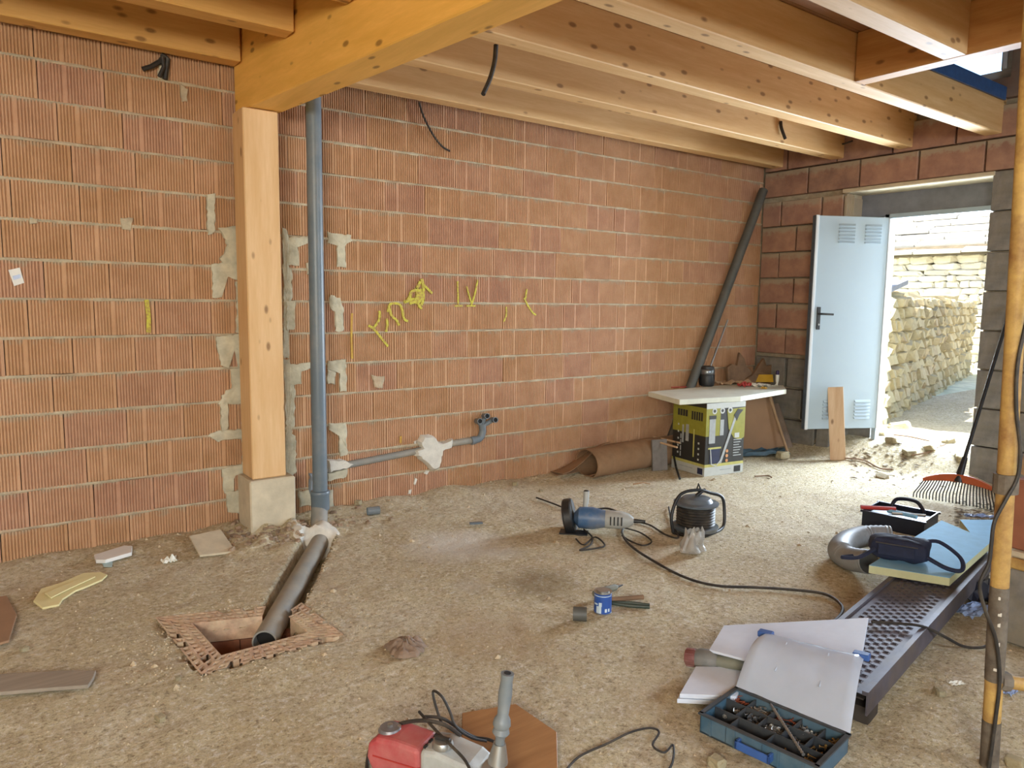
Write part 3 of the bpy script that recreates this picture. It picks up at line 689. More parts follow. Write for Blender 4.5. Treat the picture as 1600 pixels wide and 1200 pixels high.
for i, p in enumerate([[(188,340),(207,340),(206,360),(190,358)],[(280,130),(294,140),(292,158),(284,160)],[(45,340),(60,342),(58,350),(46,350)],[(1050,655),(1058,654),(1058,668),(1050,668)],[(580,585),(600,588),(598,606),(586,606)]]):
    patch('mortar_smear',p,'mortar',None,None,wall_back,th=.008,seed=60+i,jit=2)
for i, p in enumerate([[(664,735),(670,736),(667,742),(662,740)],[(648,746),(652,748),(649,758),(646,756)],[(638,766),(643,764),(641,772),(637,772)],[(646,690),(650,688),(650,694),(647,694)]]):
    patch('plaster_spot',p,'plaster',['small plaster splash just under the tip of the star shaped patch','plaster splash on the bricks midway between the patch and the floor','lowest plaster splash on the bricks near the floor','tiny plaster splash left of the star shaped patch'][i],'plaster',th=.006,seed=70+i,jit=.6)

# hidden ground edge of soil next to the post foot, plus bluish bag of mortar behind the pipe foot
M['bluegrey'] = simple('blue_grey_cement_bag','#7f8890',.8,var=.15,scale=14,bump=.4)
patch('cement_residue',[(483,740),(500,738),(505,790),(487,795),(482,768)],'bluegrey','blue grey cement residue on the wall behind the pipe foot','cement',th=.03,seed=90)

# ------------------------------------------------------------------ spray marks and label
def paint(name, label, strokes, w=.012, colr='spray', th=.004):
    root = thing(name,label,'marking',tuple(atY(*(strokes[0][1][0] if isinstance(strokes[0][0],(int,float)) else strokes[0][0]),YW)))
    for si, st in enumerate(strokes):
        ww = w; mb = MB()
        if isinstance(st[0], (int,float)): ww = st[0]; st = st[1]
        P = smooth_path([atY(x,y,YW-.004) for x,y in st], 5)
        for ia, (a, b) in enumerate(zip(P[:-1], P[1:])):
            d = (b-a); 
            if d.length < 1e-5: continue
            n = Vector((-d.z,0,d.x)).normalized()*ww*.5; e = d.normalized()*.002; f0 = Vector((0,-.003-.0006*si-.00006*ia,0)); f1 = Vector((0,.003,0))
            mb.hexa([a-e-n+f1,a-e+n+f1,b+e+n+f1,b+e-n+f1],[a-e-n+f0,a-e+n+f0,b+e+n+f0,b+e-n+f0])
        mb.build('stroke', colr, root, world=True)
    return root
t = NT('yellow_spray'); v = t.coord(); t.done(t.ramp(t.noise(v,60,4,.7),[(.38,hexc('#a98a4c')),(.55,hexc('#c6c04a'))]),.8); M['spray'] = t.m
t = NT('faint_yellow_spray'); v = t.coord(); t.done(t.ramp(t.noise(v,60,4,.7),[(.35,hexc('#b98a45')),(.65,hexc('#c4a548'))]),.8); M['spray_faint'] = t.m
paint('spray_word','yellow sprayed scrawl climbing across the bricks right of the pipe',
  [[(576,509),(584,514),(594,526),(606,541)],[(583,513),(592,500),(593,486)],[(603,518),(605,508),(604,498)],[(606,487),(609,476),(616,474),(624,476),(628,484),(631,498),(637,502)],[(608,482),(612,494),(619,500),(623,508)],
   (.022,[(631,472),(645,468),(660,470)]),(.02,[(640,468),(642,457),(650,452),(656,440)]),(.024,[(650,450),(652,462),(648,474)]),(.02,[(658,436),(661,448),(660,470),(656,478)]),(.03,[(650,474),(656,466),(655,452)]),(.02,[(640,474),(648,470),(652,460)]),[(662,446),(668,452),(674,458)],[(652,468),(654,478),(658,482)],[(634,472),(640,462)]],.016)
paint('spray_numeral','yellow sprayed numeral IV right of the scrawl on the bricks',[[(715,440),(716,476)],[(711,478),(722,478)],[(729,448),(733,462),(737,476)],[(746,438),(742,458),(736,478)],[(729,478),(742,478)]],.012)
paint('spray_dash','short yellow sprayed dash, first mark right of the numeral',[[(791,480),(791,492),(787,502)]],.012,'spray')
paint('spray_dash','small yellow sprayed tick furthest right on the bricks',[[(819,466),(825,478),(832,488),(837,492)],[(823,452),(821,466)]],.013,'spray')
paint('spray_line','upright yellow line sprayed on the bricks left of the post',[[(229,469),(232,495),(232,519)]],.022,'spray')
paint('spray_line','faint ochre upright line beside the grey mortar right of the pipe',[[(550,490),(549,520),(550,560)]],.014,'spray_faint')
paint('spray_line','faint yellow spot sprayed above the wall pipe',[[(626,682),(626,692)]],.014,'spray_faint')
mb = MB(); P = [atY(x,y,YW-.006) for x,y in ((13,422),(31,418),(38,442),(22,447))]
mb.hexa([p+Vector((0,.004,0)) for p in P],[p for p in P]); lab = tag(mb.build('paper_label','white'), 'small tilted white paper label stuck on the bricks at far left', 'label')
mb = MB(); P2 = [P[0].lerp(P[3],.35),P[1].lerp(P[2],.35),P[1].lerp(P[2],.7),P[0].lerp(P[3],.7)]; cc_ = sum(P2,Vector())/4; P2 = [cc_+(p-cc_)*.7 for p in P2]
M['blue_print'] = simple('pale_blue_print','#b4c2dc',.7); mb.hexa([p for p in P2],[p+Vector((0,-.001,0)) for p in P2]); mb.build('label_print','blue_print',lab)
# cables at the top
def cable(name, label, pts, r=.006, mat='rubber', cat='cable', group=None, sub=6, n=8):
    return tag(MB().tube(smooth_path(pts,sub), r, n).build(name, mat, None, smooth=True), label, cat, group)
q0 = G(775,70,2.72); cable('hanging_cable','thick black cable stub hanging from the joists above centre',[q0, atY(773,95,q0.y), atY(766,122,q0.y-.02), atY(755,147,q0.y-.05)],.0125)
q0 = atY(1220,190,3.71); cable('hanging_cable','short black cable end hanging against the pale joist near the door wall',[q0, atY(1221,200,3.70), atY(1227,217,3.69)],.013)
cable('hanging_cable','thin brown cable curving down the bricks below the first joist',[atY(x,y,YW-.03) for x,y in ((655,160),(661,180),(675,208),(690,228),(703,236))],.007)
cable('hanging_cable','dark cable drooping between joist ends on the door wall',[atX(x,y,XW-.03) for x,y in ((1302,222),(1316,225),(1332,220))],.008)
q = MB().tube([atY(x,y,YW-.03) for x,y in ((256,88),(250,96),(236,104),(223,108))],.013,8).tube([atY(x,y,YW-.035) for x,y in ((254,90),(256,105),(249,120))],.011,8).tube([atY(x,y,YW-.02) for x,y in ((252,84),(262,92),(258,124))],.014,8)
tag(q.build('cable_bundle','rubber',None,smooth=True),'bundle of dark conduit ends poking from the bricks at top left','cable')
patch('mortar_smear',[(248,96),(264,92),(264,126),(246,124)],'mortar_grey',None,None,wall_back,th=.012,seed=99)

# rubble crumbs at the foot of the post
r = random.Random(77); mb = MB()
for i in range(260):
    x = r.gauss(1.42,.22); y = r.gauss(4.22,.10)
    if y > 4.5 or (1.25 < x < 1.55 and y > 4.24) or (abs(x-1.7) < .1 and y > 4.15): continue
    s = r.uniform(.006,.028); me = SB[r.randint(0,7)]; X = Matrix.Translation((x,y,ground(x,y)+s*.2)) @ Matrix.Rotation(r.uniform(0,6),4,'Z') @ Matrix.Rotation(r.uniform(-.5,.5),4,'X') @ Matrix.Diagonal((s*1.5,s,s*.8,1))
    mb.add([v.co for v in me.vertices],[tuple(p.vertices) for p in me.polygons],X)
M['rubble'] = simple('mixed_rubble','#8a7460',.95,var=.4,scale=16,dirt='#b9a98c',dirt_amt=.8)
tag(mb.build('rubble','rubble',None),'small mixed rubble crumbs heaped around the concrete foot of the post','rubble',None,'stuff')
# ------------------------------------------------------------------ box table in the far corner
B0 = G(1100,745); B1 = G(1160,737); B2 = G(1058,728); dbx = (B1-B0).normalized(); bw = (B1-B0).length; bd = .40; bh = .60
a_ = atan2(dbx.y,dbx.x)
M['box_black'] = simple('printed_black_card','#2c2b28',.5,var=.1); M['box_green'] = simple('printed_olive_green','#8d8a2f',.5,var=.12); M['box_white'] = simple('printed_white_card','#b9bcb6',.55,var=.05)
M['box_grey'] = simple('printed_grey_photo','#9fa3a2',.5,var=.15); M['box_orange'] = simple('printed_orange','#c98e5a',.5); M['box_lime'] = simple('printed_lime_line','#b9b464',.5); M['box_blue'] = simple('printed_dark_blue','#262b47',.5)
bxo = thing('cardboard_box','black and olive printed tool carton standing upright under the white board','box',(B0.x,B0.y,ground(B0.x,B0.y)+.0),a_)
MB().box((0,0,0),(bw,bd,bh)).build('carton','box_black',bxo,bevel=.003)
def front(name, x0, z0, x1, z1, mat, lv=1, parent=bxo): return MB().box((x0,-.0006-.0006*lv,z0),(x1,.0005,z1)).build(name,mat,parent)
def frontpoly(name, pts, mat, lv=2):
    mb = MB(); mb.prism([(p[0],p[1]) for p in pts],0,.0006*lv+.0006,Matrix(((1,0,0,0),(0,0,-1,0),(0,1,0,0),(0,0,0,1)))); return mb.build(name,mat,bxo)
def left(name, y0, z0, y1, z1, mat, lv=1): return MB().box((-.0006-.0006*lv,y0,z0),(.0005,y1,z1)).build(name,mat,bxo)
W_ = bw
front('print_base',.0,.0,W_,.075,'box_white'); front('print_stripe',.0,.075,W_,.098,'box_lime'); front('print_top_band',.0,.555,W_,.60,'box_white')
front('print_green',.0,.33,W_*.36,.555,'box_green')
frontpoly('print_green_arc',[(W_*.52,.54),(W_,.55),(W_,.30),(W_*.9,.28),(W_*.72,.30),(W_*.58,.38)],'box_green')
for i in range(3):
    mb = MB(); cx = W_*(.2+.2*i); mb.prism([(cx+.026*cos(k*pi/8),.535+.026*sin(k*pi/8)) for k in range(16)],0,.0022,Matrix(((1,0,0,0),(0,0,-1,0),(0,1,0,0),(0,0,0,1)))); mb.build('print_badge','box_white',bxo)
    mb = MB(); mb.prism([(cx+.013*cos(k*pi/6),.535+.013*sin(k*pi/6)) for k in range(12)],0,.003,Matrix(((1,0,0,0),(0,0,-1,0),(0,1,0,0),(0,0,0,1)))); mb.build('print_badge_mark','box_black',bxo)
front('print_canister',.035,.27,.10,.47,'box_grey',3); front('print_canister_band',.035,.255,.10,.27,'box_black',4); front('print_canister_cap',.03,.47,.105,.50,'box_black',4)
front('print_second_tube',.15,.33,.19,.46,'box_grey',3); front('print_tank',.05,.10,.16,.225,'box_blue',3); front('print_tank_rim',.03,.222,.17,.236,'box_lime',4)
frontpoly('print_tube_lance',[(W_*.36,.10),(W_*.42,.10),(W_*.80,.50),(W_*.74,.50)],'box_grey',4)
frontpoly('print_lance_grip',[(W_*.70,.49),(W_*.80,.54),(W_*.94,.53),(W_*.84,.49),(W_*.78,.44)],'box_black',5)
frontpoly('print_hose',[(.05,.225),(.058,.225),(.075,.10),(.12,.085),(.17,.13),(.175,.125),(.12,.075),(.068,.092)],'box_white',5)
for i in range(7): front('print_text_line',W_*.72,.28-.022*i,W_*(.93-.03*(i%3)),.287-.022*i,'box_grey',3)
front('print_text_block',W_*.74,.30,W_*.86,.34,'box_white',4)
for i in range(3):
    mb = MB(); mb.prism([(W_*.56+.014*cos(k*pi/6),.235-.036*i*1.1+.014*sin(k*pi/6)-.04) for k in range(12)],0,.0024,Matrix(((1,0,0,0),(0,0,-1,0),(0,1,0,0),(0,0,0,1)))); mb.build('print_dot','box_orange',bxo)
front('print_barcode_label',W_*.76,.012,W_*.93,.062,'box_black',3); front('print_small_text',W_*.4,.04,W_*.68,.047,'box_grey',3)
left('print_base',0,0,bd,.075,'box_white'); left('print_stripe',0,.075,bd,.098,'box_lime'); left('print_green',0,.33,bd,.56,'box_green'); left('print_barcode_label',.02,.012,.08,.062,'box_blue',3); left('print_small_text',.14,.04,.3,.047,'box_grey',3)
for i in range(5): left('print_letter',.04+.028*i,.45,.06+.028*i,.52,'box_black',3)
for i in range(4): left('print_letter',.22+.032*i,.465,.245+.032*i,.52,'box_black',3)
left('print_tool',.20,.26,.235,.40,'box_grey',3); left('print_tool_lance',.13,.14,.142,.37,'box_lime',4); left('print_tool',.26,.24,.28,.39,'box_grey',3)
for k in range(5): left('print_dot',.32,.14+.06*k,.335,.155+.06*k,'box_white',4)
for k in range(4): left('print_dot',.07,.12+.045*k,.085,.135+.045*k,'box_white',4)
for k in range(4): left('print_picture',.29,.12+.05*k,.30,.16+.05*k,'box_grey',3)
# board on top
bz = B0.z+bh+.012
bp = [G(x,y,.655) for x,y in ((1008,609),(1062,622),(1158,617),(1229,606),(1224,600),(1130,594),(1085,600))]
for p in bp:
    if p.y > YW-.05: p *= 1
bp = [Vector((p.x, min(p.y,4.36), 0)) for p in bp]
M['board_white'] = simple('pale_green_white_board','#d3d6c6',.6,var=.06,scale=9,dirt='#b0a890',dirt_amt=.4)
zb = ground(B0.x,B0.y)+bh+.001
bo = MB().prism([(p.x,p.y) for p in bp],zb,zb+.042).build('board_top','board_white',None,bevel=.003); tag(bo,'pale board laid as a table top across the printed carton','board')
ZT = zb+.0425
def T(px, py, dz=0): return G(px, py, ZT+dz)
p = T(1104,603); cn = thing('canister','black cylindrical canister with a silver band standing on the board','canister',p)
MB().lathe([(.055,0),(.066,.008),(.070,.03),(.070,.105),(.066,.112)],28).build('body','black',cn,smooth=True)
M['silver_dark'] = simple('dark_brushed_silver','#7f8386',.3,.8,var=.1)
MB().lathe([(.067,.112),(.069,.118),(.069,.15),(.064,.156)],28).build('band','silver_dark',cn,smooth=True)
MB().lathe([(.064,.156),(.066,.162),(.060,.182),(.045,.186)],28).build('lid','black',cn,smooth=True)
def flat_poly(name, label, cat, pts, z, th, mat, group=None, curl=0, parent=None, world=True, bevel=0):
    P = [G(x,y,z) for x,y in pts]; mb = MB(); mb.prism([(p.x,p.y) for p in P], z, z+th)
    o = mb.build(name, mat, parent, bevel=bevel); return tag(o,label,cat,group) if label else o
def crumple(name, label, cat, c, rx, ry, h, mat, rot=0, seed=0, base=0, th=.0015, nu=14, nv=10, fold=1.0):
    def fn(u, v):
        x = (u-.5)*2*rx; y = (v-.5)*2*ry; k = 1+.25*noise.noise(Vector((u*3+seed,v*3,0))); x *= k; y *= 1+.25*noise.noise(Vector((u*3,v*3+seed,5)))
        z = base+h*abs(noise.noise(Vector((u*3.5*fold+seed,v*3.5*fold,2))))*1.6+h*.35*abs(noise.noise(Vector((u*9+seed,v*9,2))))+th
        return Vector((c[0]+x*cos(rot)-y*sin(rot), c[1]+x*sin(rot)+y*cos(rot), z))
    return tag(MB().sheet(fn,nu,nv,th).build(name,mat,None), label, cat)
M['kraft'] = simple('brown_paper','#a58767',.85,var=.12,scale=10); M['red'] = simple('red_plastic','#a8352f',.45,var=.08); M['yellow'] = simple('yellow_card','#d0a52c',.55,var=.05); M['paper'] = simple('white_paper','#dcdcd0',.75,var=.04)
p = T(1145,600); crumple('paper_bag','crumpled brown paper bag lying behind the canister','bag',p,.17,.07,.035,'kraft',rot=-.3,seed=2,base=ZT)
p = T(1163,604); crumple('red_wrapper','crumpled red wrapper on the middle of the board','wrapper',p,.07,.04,.04,'red',rot=.2,seed=5,base=ZT)
p = T(1190,603); crumple('white_paper_sheet','crumpled white paper sheets at the right end of the board','paper',(p.x-.02,p.y-.02),.12,.06,.03,'paper',rot=-.2,seed=8,base=ZT)
p = T(1183,604); crumple('yellow_scrap','small orange yellow scrap on the board before the papers','paper',(p.x-.1,p.y-.14),.03,.025,.015,'yellow',rot=.4,seed=9,base=ZT)
p = T(1190,597); tag(MB(Matrix.Translation((p.x,p.y-.02,ZT+.002)) @ Matrix.Rotation(-.55,4,'Z') @ Matrix.Rotation(radians(72),4,'X')).box((-.13,0,-.003),(.10,.075,.003)).build('yellow_folder','yellow',None),'yellow folder propped upright at the back of the board','folder')
p = T(1211,601); gb = thing('glue_bottle','white tube with a dark purple cap standing upside on the board','bottle',(p.x-.03,p.y-.04,ZT)); M['purple'] = simple('dark_purple_cap','#33254d',.4)
MB().lathe([(.008,0),(.010,.015),(.016,.05),(.018,.10)],14).build('tube','paper',gb,smooth=True); MB().lathe([(.015,.10),(.015,.135),(.006,.142)],14).build('cap','purple',gb,smooth=True)
p = T(1050,606); tag(MB(rotz(-.25,(p.x,p.y,ZT))).box((0,0,0),(.16,.02,.008)).build('red_pencil','red',None,bevel=.003),'flat dark red carpenter pencil on the left of the board','pencil')
p = T(1070,603); tag(MB(rotz(.15,(p.x-.05,p.y+.12,ZT))).box((-.15,0,0),(.12,.012,.006)).build('red_strip','red',None),'thin red strip along the back edge of the board','strip')

# ------------------------------------------------------------------ leaning things in the corner
lp0 = atY(1193,297,4.44); lp0.x = min(lp0.x, XW-.09); b_ = G(1086,640,0); b_ = Vector((5.02,4.455,.04))
lp = thing('leaning_pipe','long dark grey pipe leaning diagonally into the corner of the two walls','pipe',(b_.x,b_.y,0))
M['dark_pipe'] = simple('dark_grey_pipe','#51534f',.55,var=.15,scale=8,dirt='#7a7468',dirt_amt=.4)
MB().pipe(b_, lp0, .043,.038,20).build('pipe_tube','dark_pipe',lp,world=True,smooth=True)
a = T(1108,598); tag(MB().tube([Vector((5.25,4.47,.10)),atY(1137,500,4.46)],.008,8).build('metal_rod','steel',None,smooth=True),'thin pale rod leaning beside the long dark grey pipe','rod')
M['cardboard'] = simple('plain_cardboard','#96765a',.85,var=.08,scale=6)
def leaning(name, label, cat, base, topz, lean, w, mat, rot, th=.006, sk=0, tilt=0):
    X = Matrix.Translation(base) @ Matrix.Rotation(rot,4,'Z') @ Matrix.Rotation(-lean,4,'X') @ Matrix.Rotation(tilt,4,'Y')
    return tag(MB(X).hexa([(-w/2,0,0),(w/2,0,0),(w/2,th,0),(-w/2,th,0)],[(-w/2+sk,0,topz),(w/2+sk,0,topz),(w/2+sk,th,topz),(-w/2+sk,th,topz)]).build(name,mat,None), label, cat)
g1 = G(1192,707); leaning('cardboard_sheet','brown cardboard sheet leaning right behind the printed carton','cardboard',(g1.x,g1.y,.02),.60,.20,.42,'cardboard',-.62,tilt=-.22)
g2 = G(1232,672); leaning('cardboard_sheet','smaller brown cardboard sheet leaning on the door wall behind the stick','cardboard',(6.02,4.18,.12),.52,.22,.34,'cardboard',-.62,tilt=-.26)
ax = G(1231,712); az = atD(1193,613,1).normalized(); tpt = Vector((0,0,H))+ray(1193,613)*(5.78); 
tag(MB().tube([Vector((ax.x,ax.y,ax.z+.02)), Vector((ax.x+.02,ax.y+.28,.62))],.013,8).build('wooden_stick','kraft',None),'thin wooden stick propped against the white board near the corner','stick')
tag(MB().tube([Vector((6.33,4.05,.02)),Vector((6.36,4.25,.42))],.035,8).build('grey_offcut','render_grey',None),'short grey offcut standing against the stone base of the door wall','offcut')
M['blue_tarp'] = simple('dark_teal_tarp','#39505c',.5,var=.15); p = G(1185,716); crumple('blue_tarp','dark teal plastic sheet crumpled on the floor behind the carton','sheet',(p.x+.1,p.y+.1),.30,.10,.05,'blue_tarp',rot=-.4,seed=12,base=.01)
p = G(1226,716); o = D.objects.new('pale_stone_lump', SB[3]); COL.objects.link(o); o.location = (p.x-.03,p.y,.035); o.scale = (.12,.08,.06); tag(o,'small pale stone on the floor at the foot of the wooden stick','stone')
# torn brown insulation behind the board
M['torn'] = simple('torn_brown_board','#80664e',.95,var=.25,scale=9,bump=.5)
def torn(label, pts, Y, th=.03):
    P = [atY(x,y,Y) for x,y in pts]; mb = MB(); n = len(P); mb.v = [tuple(p) for p in P]+[(p.x+.01,p.y+th,p.z) for p in P]
    mb.f = [tuple(range(n)),tuple(range(2*n-1,n-1,-1))]+[((i+1)%n,i,n+i,n+(i+1)%n) for i in range(n)]
    return tag(mb.build('torn_board','torn',None),label,'board')
torn('torn brown board with a tall jagged peak behind the canister',[(1139,640),(1137,574),(1144,569),(1152,571),(1156,551),(1163,560),(1166,572),(1174,580),(1178,640)],4.38)
torn('torn brown board with two low peaks above the yellow folder',[(1166,640),(1168,592),(1178,585),(1186,571),(1194,560),(1198,572),(1206,570),(1212,590),(1214,640)],4.34)

# ------------------------------------------------------------------ brown paper roll along the wall
M['sack'] = simple('dusty_brown_wrap','#8c6c4e',.9,var=.22,scale=7,bump=.5,dirt='#a08465',dirt_amt=.5)
s0 = G(915,745); s1 = G(1052,705); ax = (s1-s0); ln = ax.length; ax = Vector((1,-.01,0)).normalized(); X = frame((s0.x,4.33,.11), ax)
wr_ = thing('brown_roll','long sagging roll of brown wrap lying along the foot of the brick wall','roll',(s0.x,4.3,0))
def fn(u, v):
    a = 2*pi*v*1.04-2.2; R = .105+.02*noise.noise(Vector((u*4,v*3,1)))+.015*u+.02*v*(1-u)
    return X @ Vector((u*ln*.98, cos(a)*R*1.1, max(sin(a)*R, -.10)+.005*noise.noise(Vector((u*9,v*9,3)))))
MB().sheet(fn,26,22,.008).build('outer_wrap','sack',wr_,world=True,smooth=True)
def fn2(u, v):
    a = -1+2.6*v; R = .13+.10*(1-u)*v
    return X @ Vector((-.22+u*.5, .02+cos(a)*R*.9, -.09+.20*sm(0,1,u)*(.5+.5*sin(a))+.03*v))
MB().sheet(fn2,10,10,.006).build('loose_flap','sack',wr_,world=True,smooth=True)
M['grey_card'] = simple('grey_dusty_board','#77716a',.9,var=.15)
p = G(1036,735); leaning('grey_offcut_board','narrow grey board standing between the brown roll and the carton','board',(4.62,4.15,.0),.26,.12,.14,'grey_card',-.3,th=.02)
for i, (a, b, lb) in enumerate((((1022,683),(1062,692),'upper of two thin pale laths on the end of the brown roll'),((1026,690),(1058,699),'lower of two thin pale laths on the end of the brown roll'))):
    q, w = G(*a,.23), G(*b,.23); tag(MB().tube([q,w],.009,6).build('pale_lath','plank',None),lb,'lath')
p = G(1053,742); tag(MB().tube([G(1052,708,.12),G(1056,735,0)+Vector((0,0,.03)),G(1062,752,0)+Vector((0,0,.02))],.009,8).build('dark_strap','black',None),'short dark strap hanging down the left side of the carton','strap')
p = G(1005,760); tag(MB().tube([(p.x-.06,p.y+.05,.015),(p.x,p.y,.03),(p.x+.05,p.y-.02,.018)],.006,6).build('twig','kraft',None),'bent twig on the dirt above the cable reel','twig')

# plank against the door
pb = (G(1300,722)+G(1318,720))/2
X = Matrix.Translation((pb.x,pb.y,ground(pb.x,pb.y)-.005)) @ Matrix.Rotation(-1.02,4,'Z') @ Matrix.Rotation(-.10,4,'X') @ Matrix.Rotation(-.085,4,'Y')
tag(MB(X).box((-.065,-.014,0),(.065,.014,.66)).build('short_plank','plank',None,bevel=.002),'short pale plank propped upright against the foot of the white door','plank')
# twigs and leaves near threshold
tw = [((1320,712),(1350,716),(1375,724),(1395,726)),((1395,700),(1420,704),(1450,712)),((1420,722),(1450,724),(1475,719)),((1180,735),(1200,733),(1206,736)),((1560,735),(1540,728),(1520,730))]
twl = ['long curved root trailing from the foot of the short plank','thin twig lying across the doorway rubble','twig lying in front of the doorway rubble','small twig on the floor right of the carton','thin twig on the ground behind the rake head']
for t_, lb in zip(tw, twl):
    P = [G(x,y,.06) for x,y in t_]; P = [Vector((p.x,p.y,ground(p.x,p.y)+.012)) for p in P]; tag(MB().tube(smooth_path(P,4),.007,5).build('twig','torn',None),lb,'twig')
lf = MB(); r = random.Random(4)
for i in range(420):
    x = r.uniform(1330,1560); y = r.gauss(722,12) if i < 260 else r.uniform(775,830)
    if i >= 260: x = r.uniform(1490,1560)
    p = G(x,y,.05); 
    if p.x > 7.2 or p.x < 3: continue
    z = ground(p.x,p.y); s = r.uniform(.012,.035); X = Matrix.Translation((p.x,p.y,z+.006)) @ Matrix.Rotation(r.uniform(0,6),4,'Z') @ Matrix.Rotation(r.uniform(-.5,.5),4,'X')
    lf.add([(-s,0,0),(0,-s*.35,.003),(s,0,0),(0,s*.35,.004)],[(0,1,2,3)],X)
M['litter'] = simple('dry_leaf_litter','#80735e',.9,var=.4,scale=30); tag(lf.build('leaf_litter','litter',None),'dry leaves and chips swept into heaps by the rake and doorway','leaves',None,'stuff')
# ------------------------------------------------------------------ rake
M['orange'] = simple('orange_plastic','#b4552a',.45,var=.1)
rk = G(1497,788,0); rk.z = 0
ctr = G(1500,752,.12)
hl = G(1441,752,.12); hr = G(1556,770,.12); hx = (hr-hl); hw = hx.length; 
top = Vector((XW-.03,2.28,1.42)); rb_ = (hl+hr)/2; rb_.z = .125
rake = thing('leaf_rake','leaf rake with orange head and black tines standing tines down by the doorway','rake',(rb_.x,rb_.y,0))
hxn = hx.normalized()
bw_ = .45; 
def arc(u): return rb_+hxn*(u*bw_/2)+Vector((0,0,.03*(1-u*u)))
mb = MB(); n = 20
for i in range(n):
    u0 = -1+2*i/n; u1 = -1+2*(i+1)/n; a, b = arc(u0), arc(u1); h0 = .022+.035*(1-u0*u0); h1 = .022+.035*(1-u1*u1); f = Vector((hxn.y,-hxn.x,0))*.012
    mb.hexa([a-f,b-f,b+f,a+f],[a-f+Vector((0,0,h0)),b-f+Vector((0,0,h1)),b+f+Vector((0,0,h1)),a+f+Vector((0,0,h0))])
hd = mb.build('rake_head','orange',rake,world=True)
for i in range(26):
    u = -1+2*i/25; a = arc(u*.97); fwd = Vector((hxn.y,-hxn.x,0)); fwd = fwd if fwd.dot(Vector((-1,-1,0))) > 0 else -fwd
    MB().tube(smooth_path([a+Vector((0,0,.01)), a+hxn*u*.02+fwd*.05+Vector((0,0,-.04)), a+hxn*u*.04+fwd*.085+Vector((0,0,-.08)), a+hxn*u*.045+fwd*.075+Vector((0,0,-.115-.025*(1-u*u)))],3),.0042,5).build('tine','black',hd,world=True,smooth=True)
bs = arc(0)+Vector((0,0,.03)); dr = (top-bs).normalized()
MB().tube([bs-Vector((0,0,.03)),bs+dr*.03,bs+dr*.16],[.03,.024,.018],12).build('socket','black',rake,world=True,smooth=True)
MB().tube([bs+dr*.1,top],.0125,10).build('handle','black',rake,world=True,smooth=True)

# ------------------------------------------------------------------ blue power tool
M['tool_blue'] = simple('blue_tool_housing','#3f6187',.45,var=.1,scale=12,dirt='#9b9482',dirt_amt=.5); M['tool_grey'] = simple('pale_grey_housing','#a7aaa6',.5,var=.1,scale=12,dirt='#8f8674',dirt_amt=.4)
def lie(a, b, z): q = G(*a,z); w = G(*b,z); return q, w, (w-q)
q, w, d = lie((905,812),(965,816),.07); X = frame((q.x,q.y,.085), (d.x,d.y,0)); L = d.length
tl = thing('blue_grinder','blue and grey wall grinder lying on its side with a dark wheel guard','power tool',(q.x,q.y,0))
Q = lambda n, mb, m, **k: mb.build(n, m, tl, world=True, **k)
Q('housing',MB(X @ Matrix.Rotation(pi/2,4,'Y')).lathe([(.03,-.03),(.065,0),(.068,.08),(.055,.14),(.052,.16)],20),'tool_blue',smooth=True)
Q('motor_cover',MB(X @ Matrix.Rotation(pi/2,4,'Y')).lathe([(.052,.16),(.055,.17),(.054,.25),(.042,.30),(.02,.33)],20),'tool_grey',smooth=True)
Xd = X @ Matrix.Translation((-.06,0,0)) @ Matrix.Rotation(radians(78),4,'Y')
Q('wheel_guard',MB(Xd).lathe([(.02,-.028),(.105,-.028),(.112,-.02),(.112,.02),(.105,.028),(.02,.028)],30),'black',smooth=True)
Q('wheel',MB(Xd).lathe([(.01,-.034),(.085,-.034),(.085,-.030),(.01,-.030)],30),'galv')
Q('hub',MB(Xd).lathe([(.012,-.05),(.028,-.045),(.03,-.034)],16),'steel',smooth=True)
Q('side_handle',MB(X).tube([(.03,.03,.05),(.035,.05,.09),(.035,.06,.15)],[.014,.018,.019],12),'tool_grey',smooth=True)
Q('handle_cap',MB(X).tube([(.035,.06,.15),(.035,.061,.158)],[.019,.012],12),'black',smooth=True)
Q('base_plate',MB(X).box((-.11,-.11,-.085),(.06,-.02,-.073)),'black')
Q('cable_sleeve',MB(X @ Matrix.Rotation(pi/2,4,'Y')).lathe([(.012,.32),(.014,.34),(.009,.40)],12),'black',smooth=True)
for i in range(4): Q('vent_slot',MB(X).box((.19+.022*i,-.058,-.02),(.198+.022*i,-.040,.03)),'black')
def gcable(name, label, pts, r=.0055, z=.012, mat='rubber', cat='cable'):
    P = []
    for q_ in pts:
        zz = q_[2] if len(q_) > 2 else None
        p = G(q_[0],q_[1],.02 if zz is None else zz); p.z = (ground(p.x,p.y)+z) if zz is None else zz; P.append(p)
    return cable(name,label,P,r,mat,cat,sub=7,n=6)
gcable('tool_cable','brown cable looping from the blue grinder over to the cable reel',[(975,818,.06),(990,812),(1015,818),(1040,832),(1060,836),(1050,815),(1045,790)],.006)
gcable('long_cable','long dark cable curving over the floor from the blue grinder to the steel plank',[(925,796),(950,794),(972,803),(978,815),(972,830),(985,850),(1020,874),(1070,900),(1120,914),(1180,916),(1240,919),(1290,927),(1315,945),(1312,960),(1290,978)],.007)
gcable('thin_cable','thin cable trailing left of the blue grinder towards the wall',[(838,776),(855,782),(872,790),(890,797)],.006)
gcable('cable_loop','tangled cable loops on the dirt in front of the blue grinder',[(912,826),(925,838),(922,850),(906,858),(930,856),(945,850),(930,838),(912,848),(900,840)],.005)
gcable('cable_loop','flat cable loop between the blue grinder and the plastic bag',[(975,822),(1000,830),(1018,842),(1005,850),(985,842),(972,835)],.005)

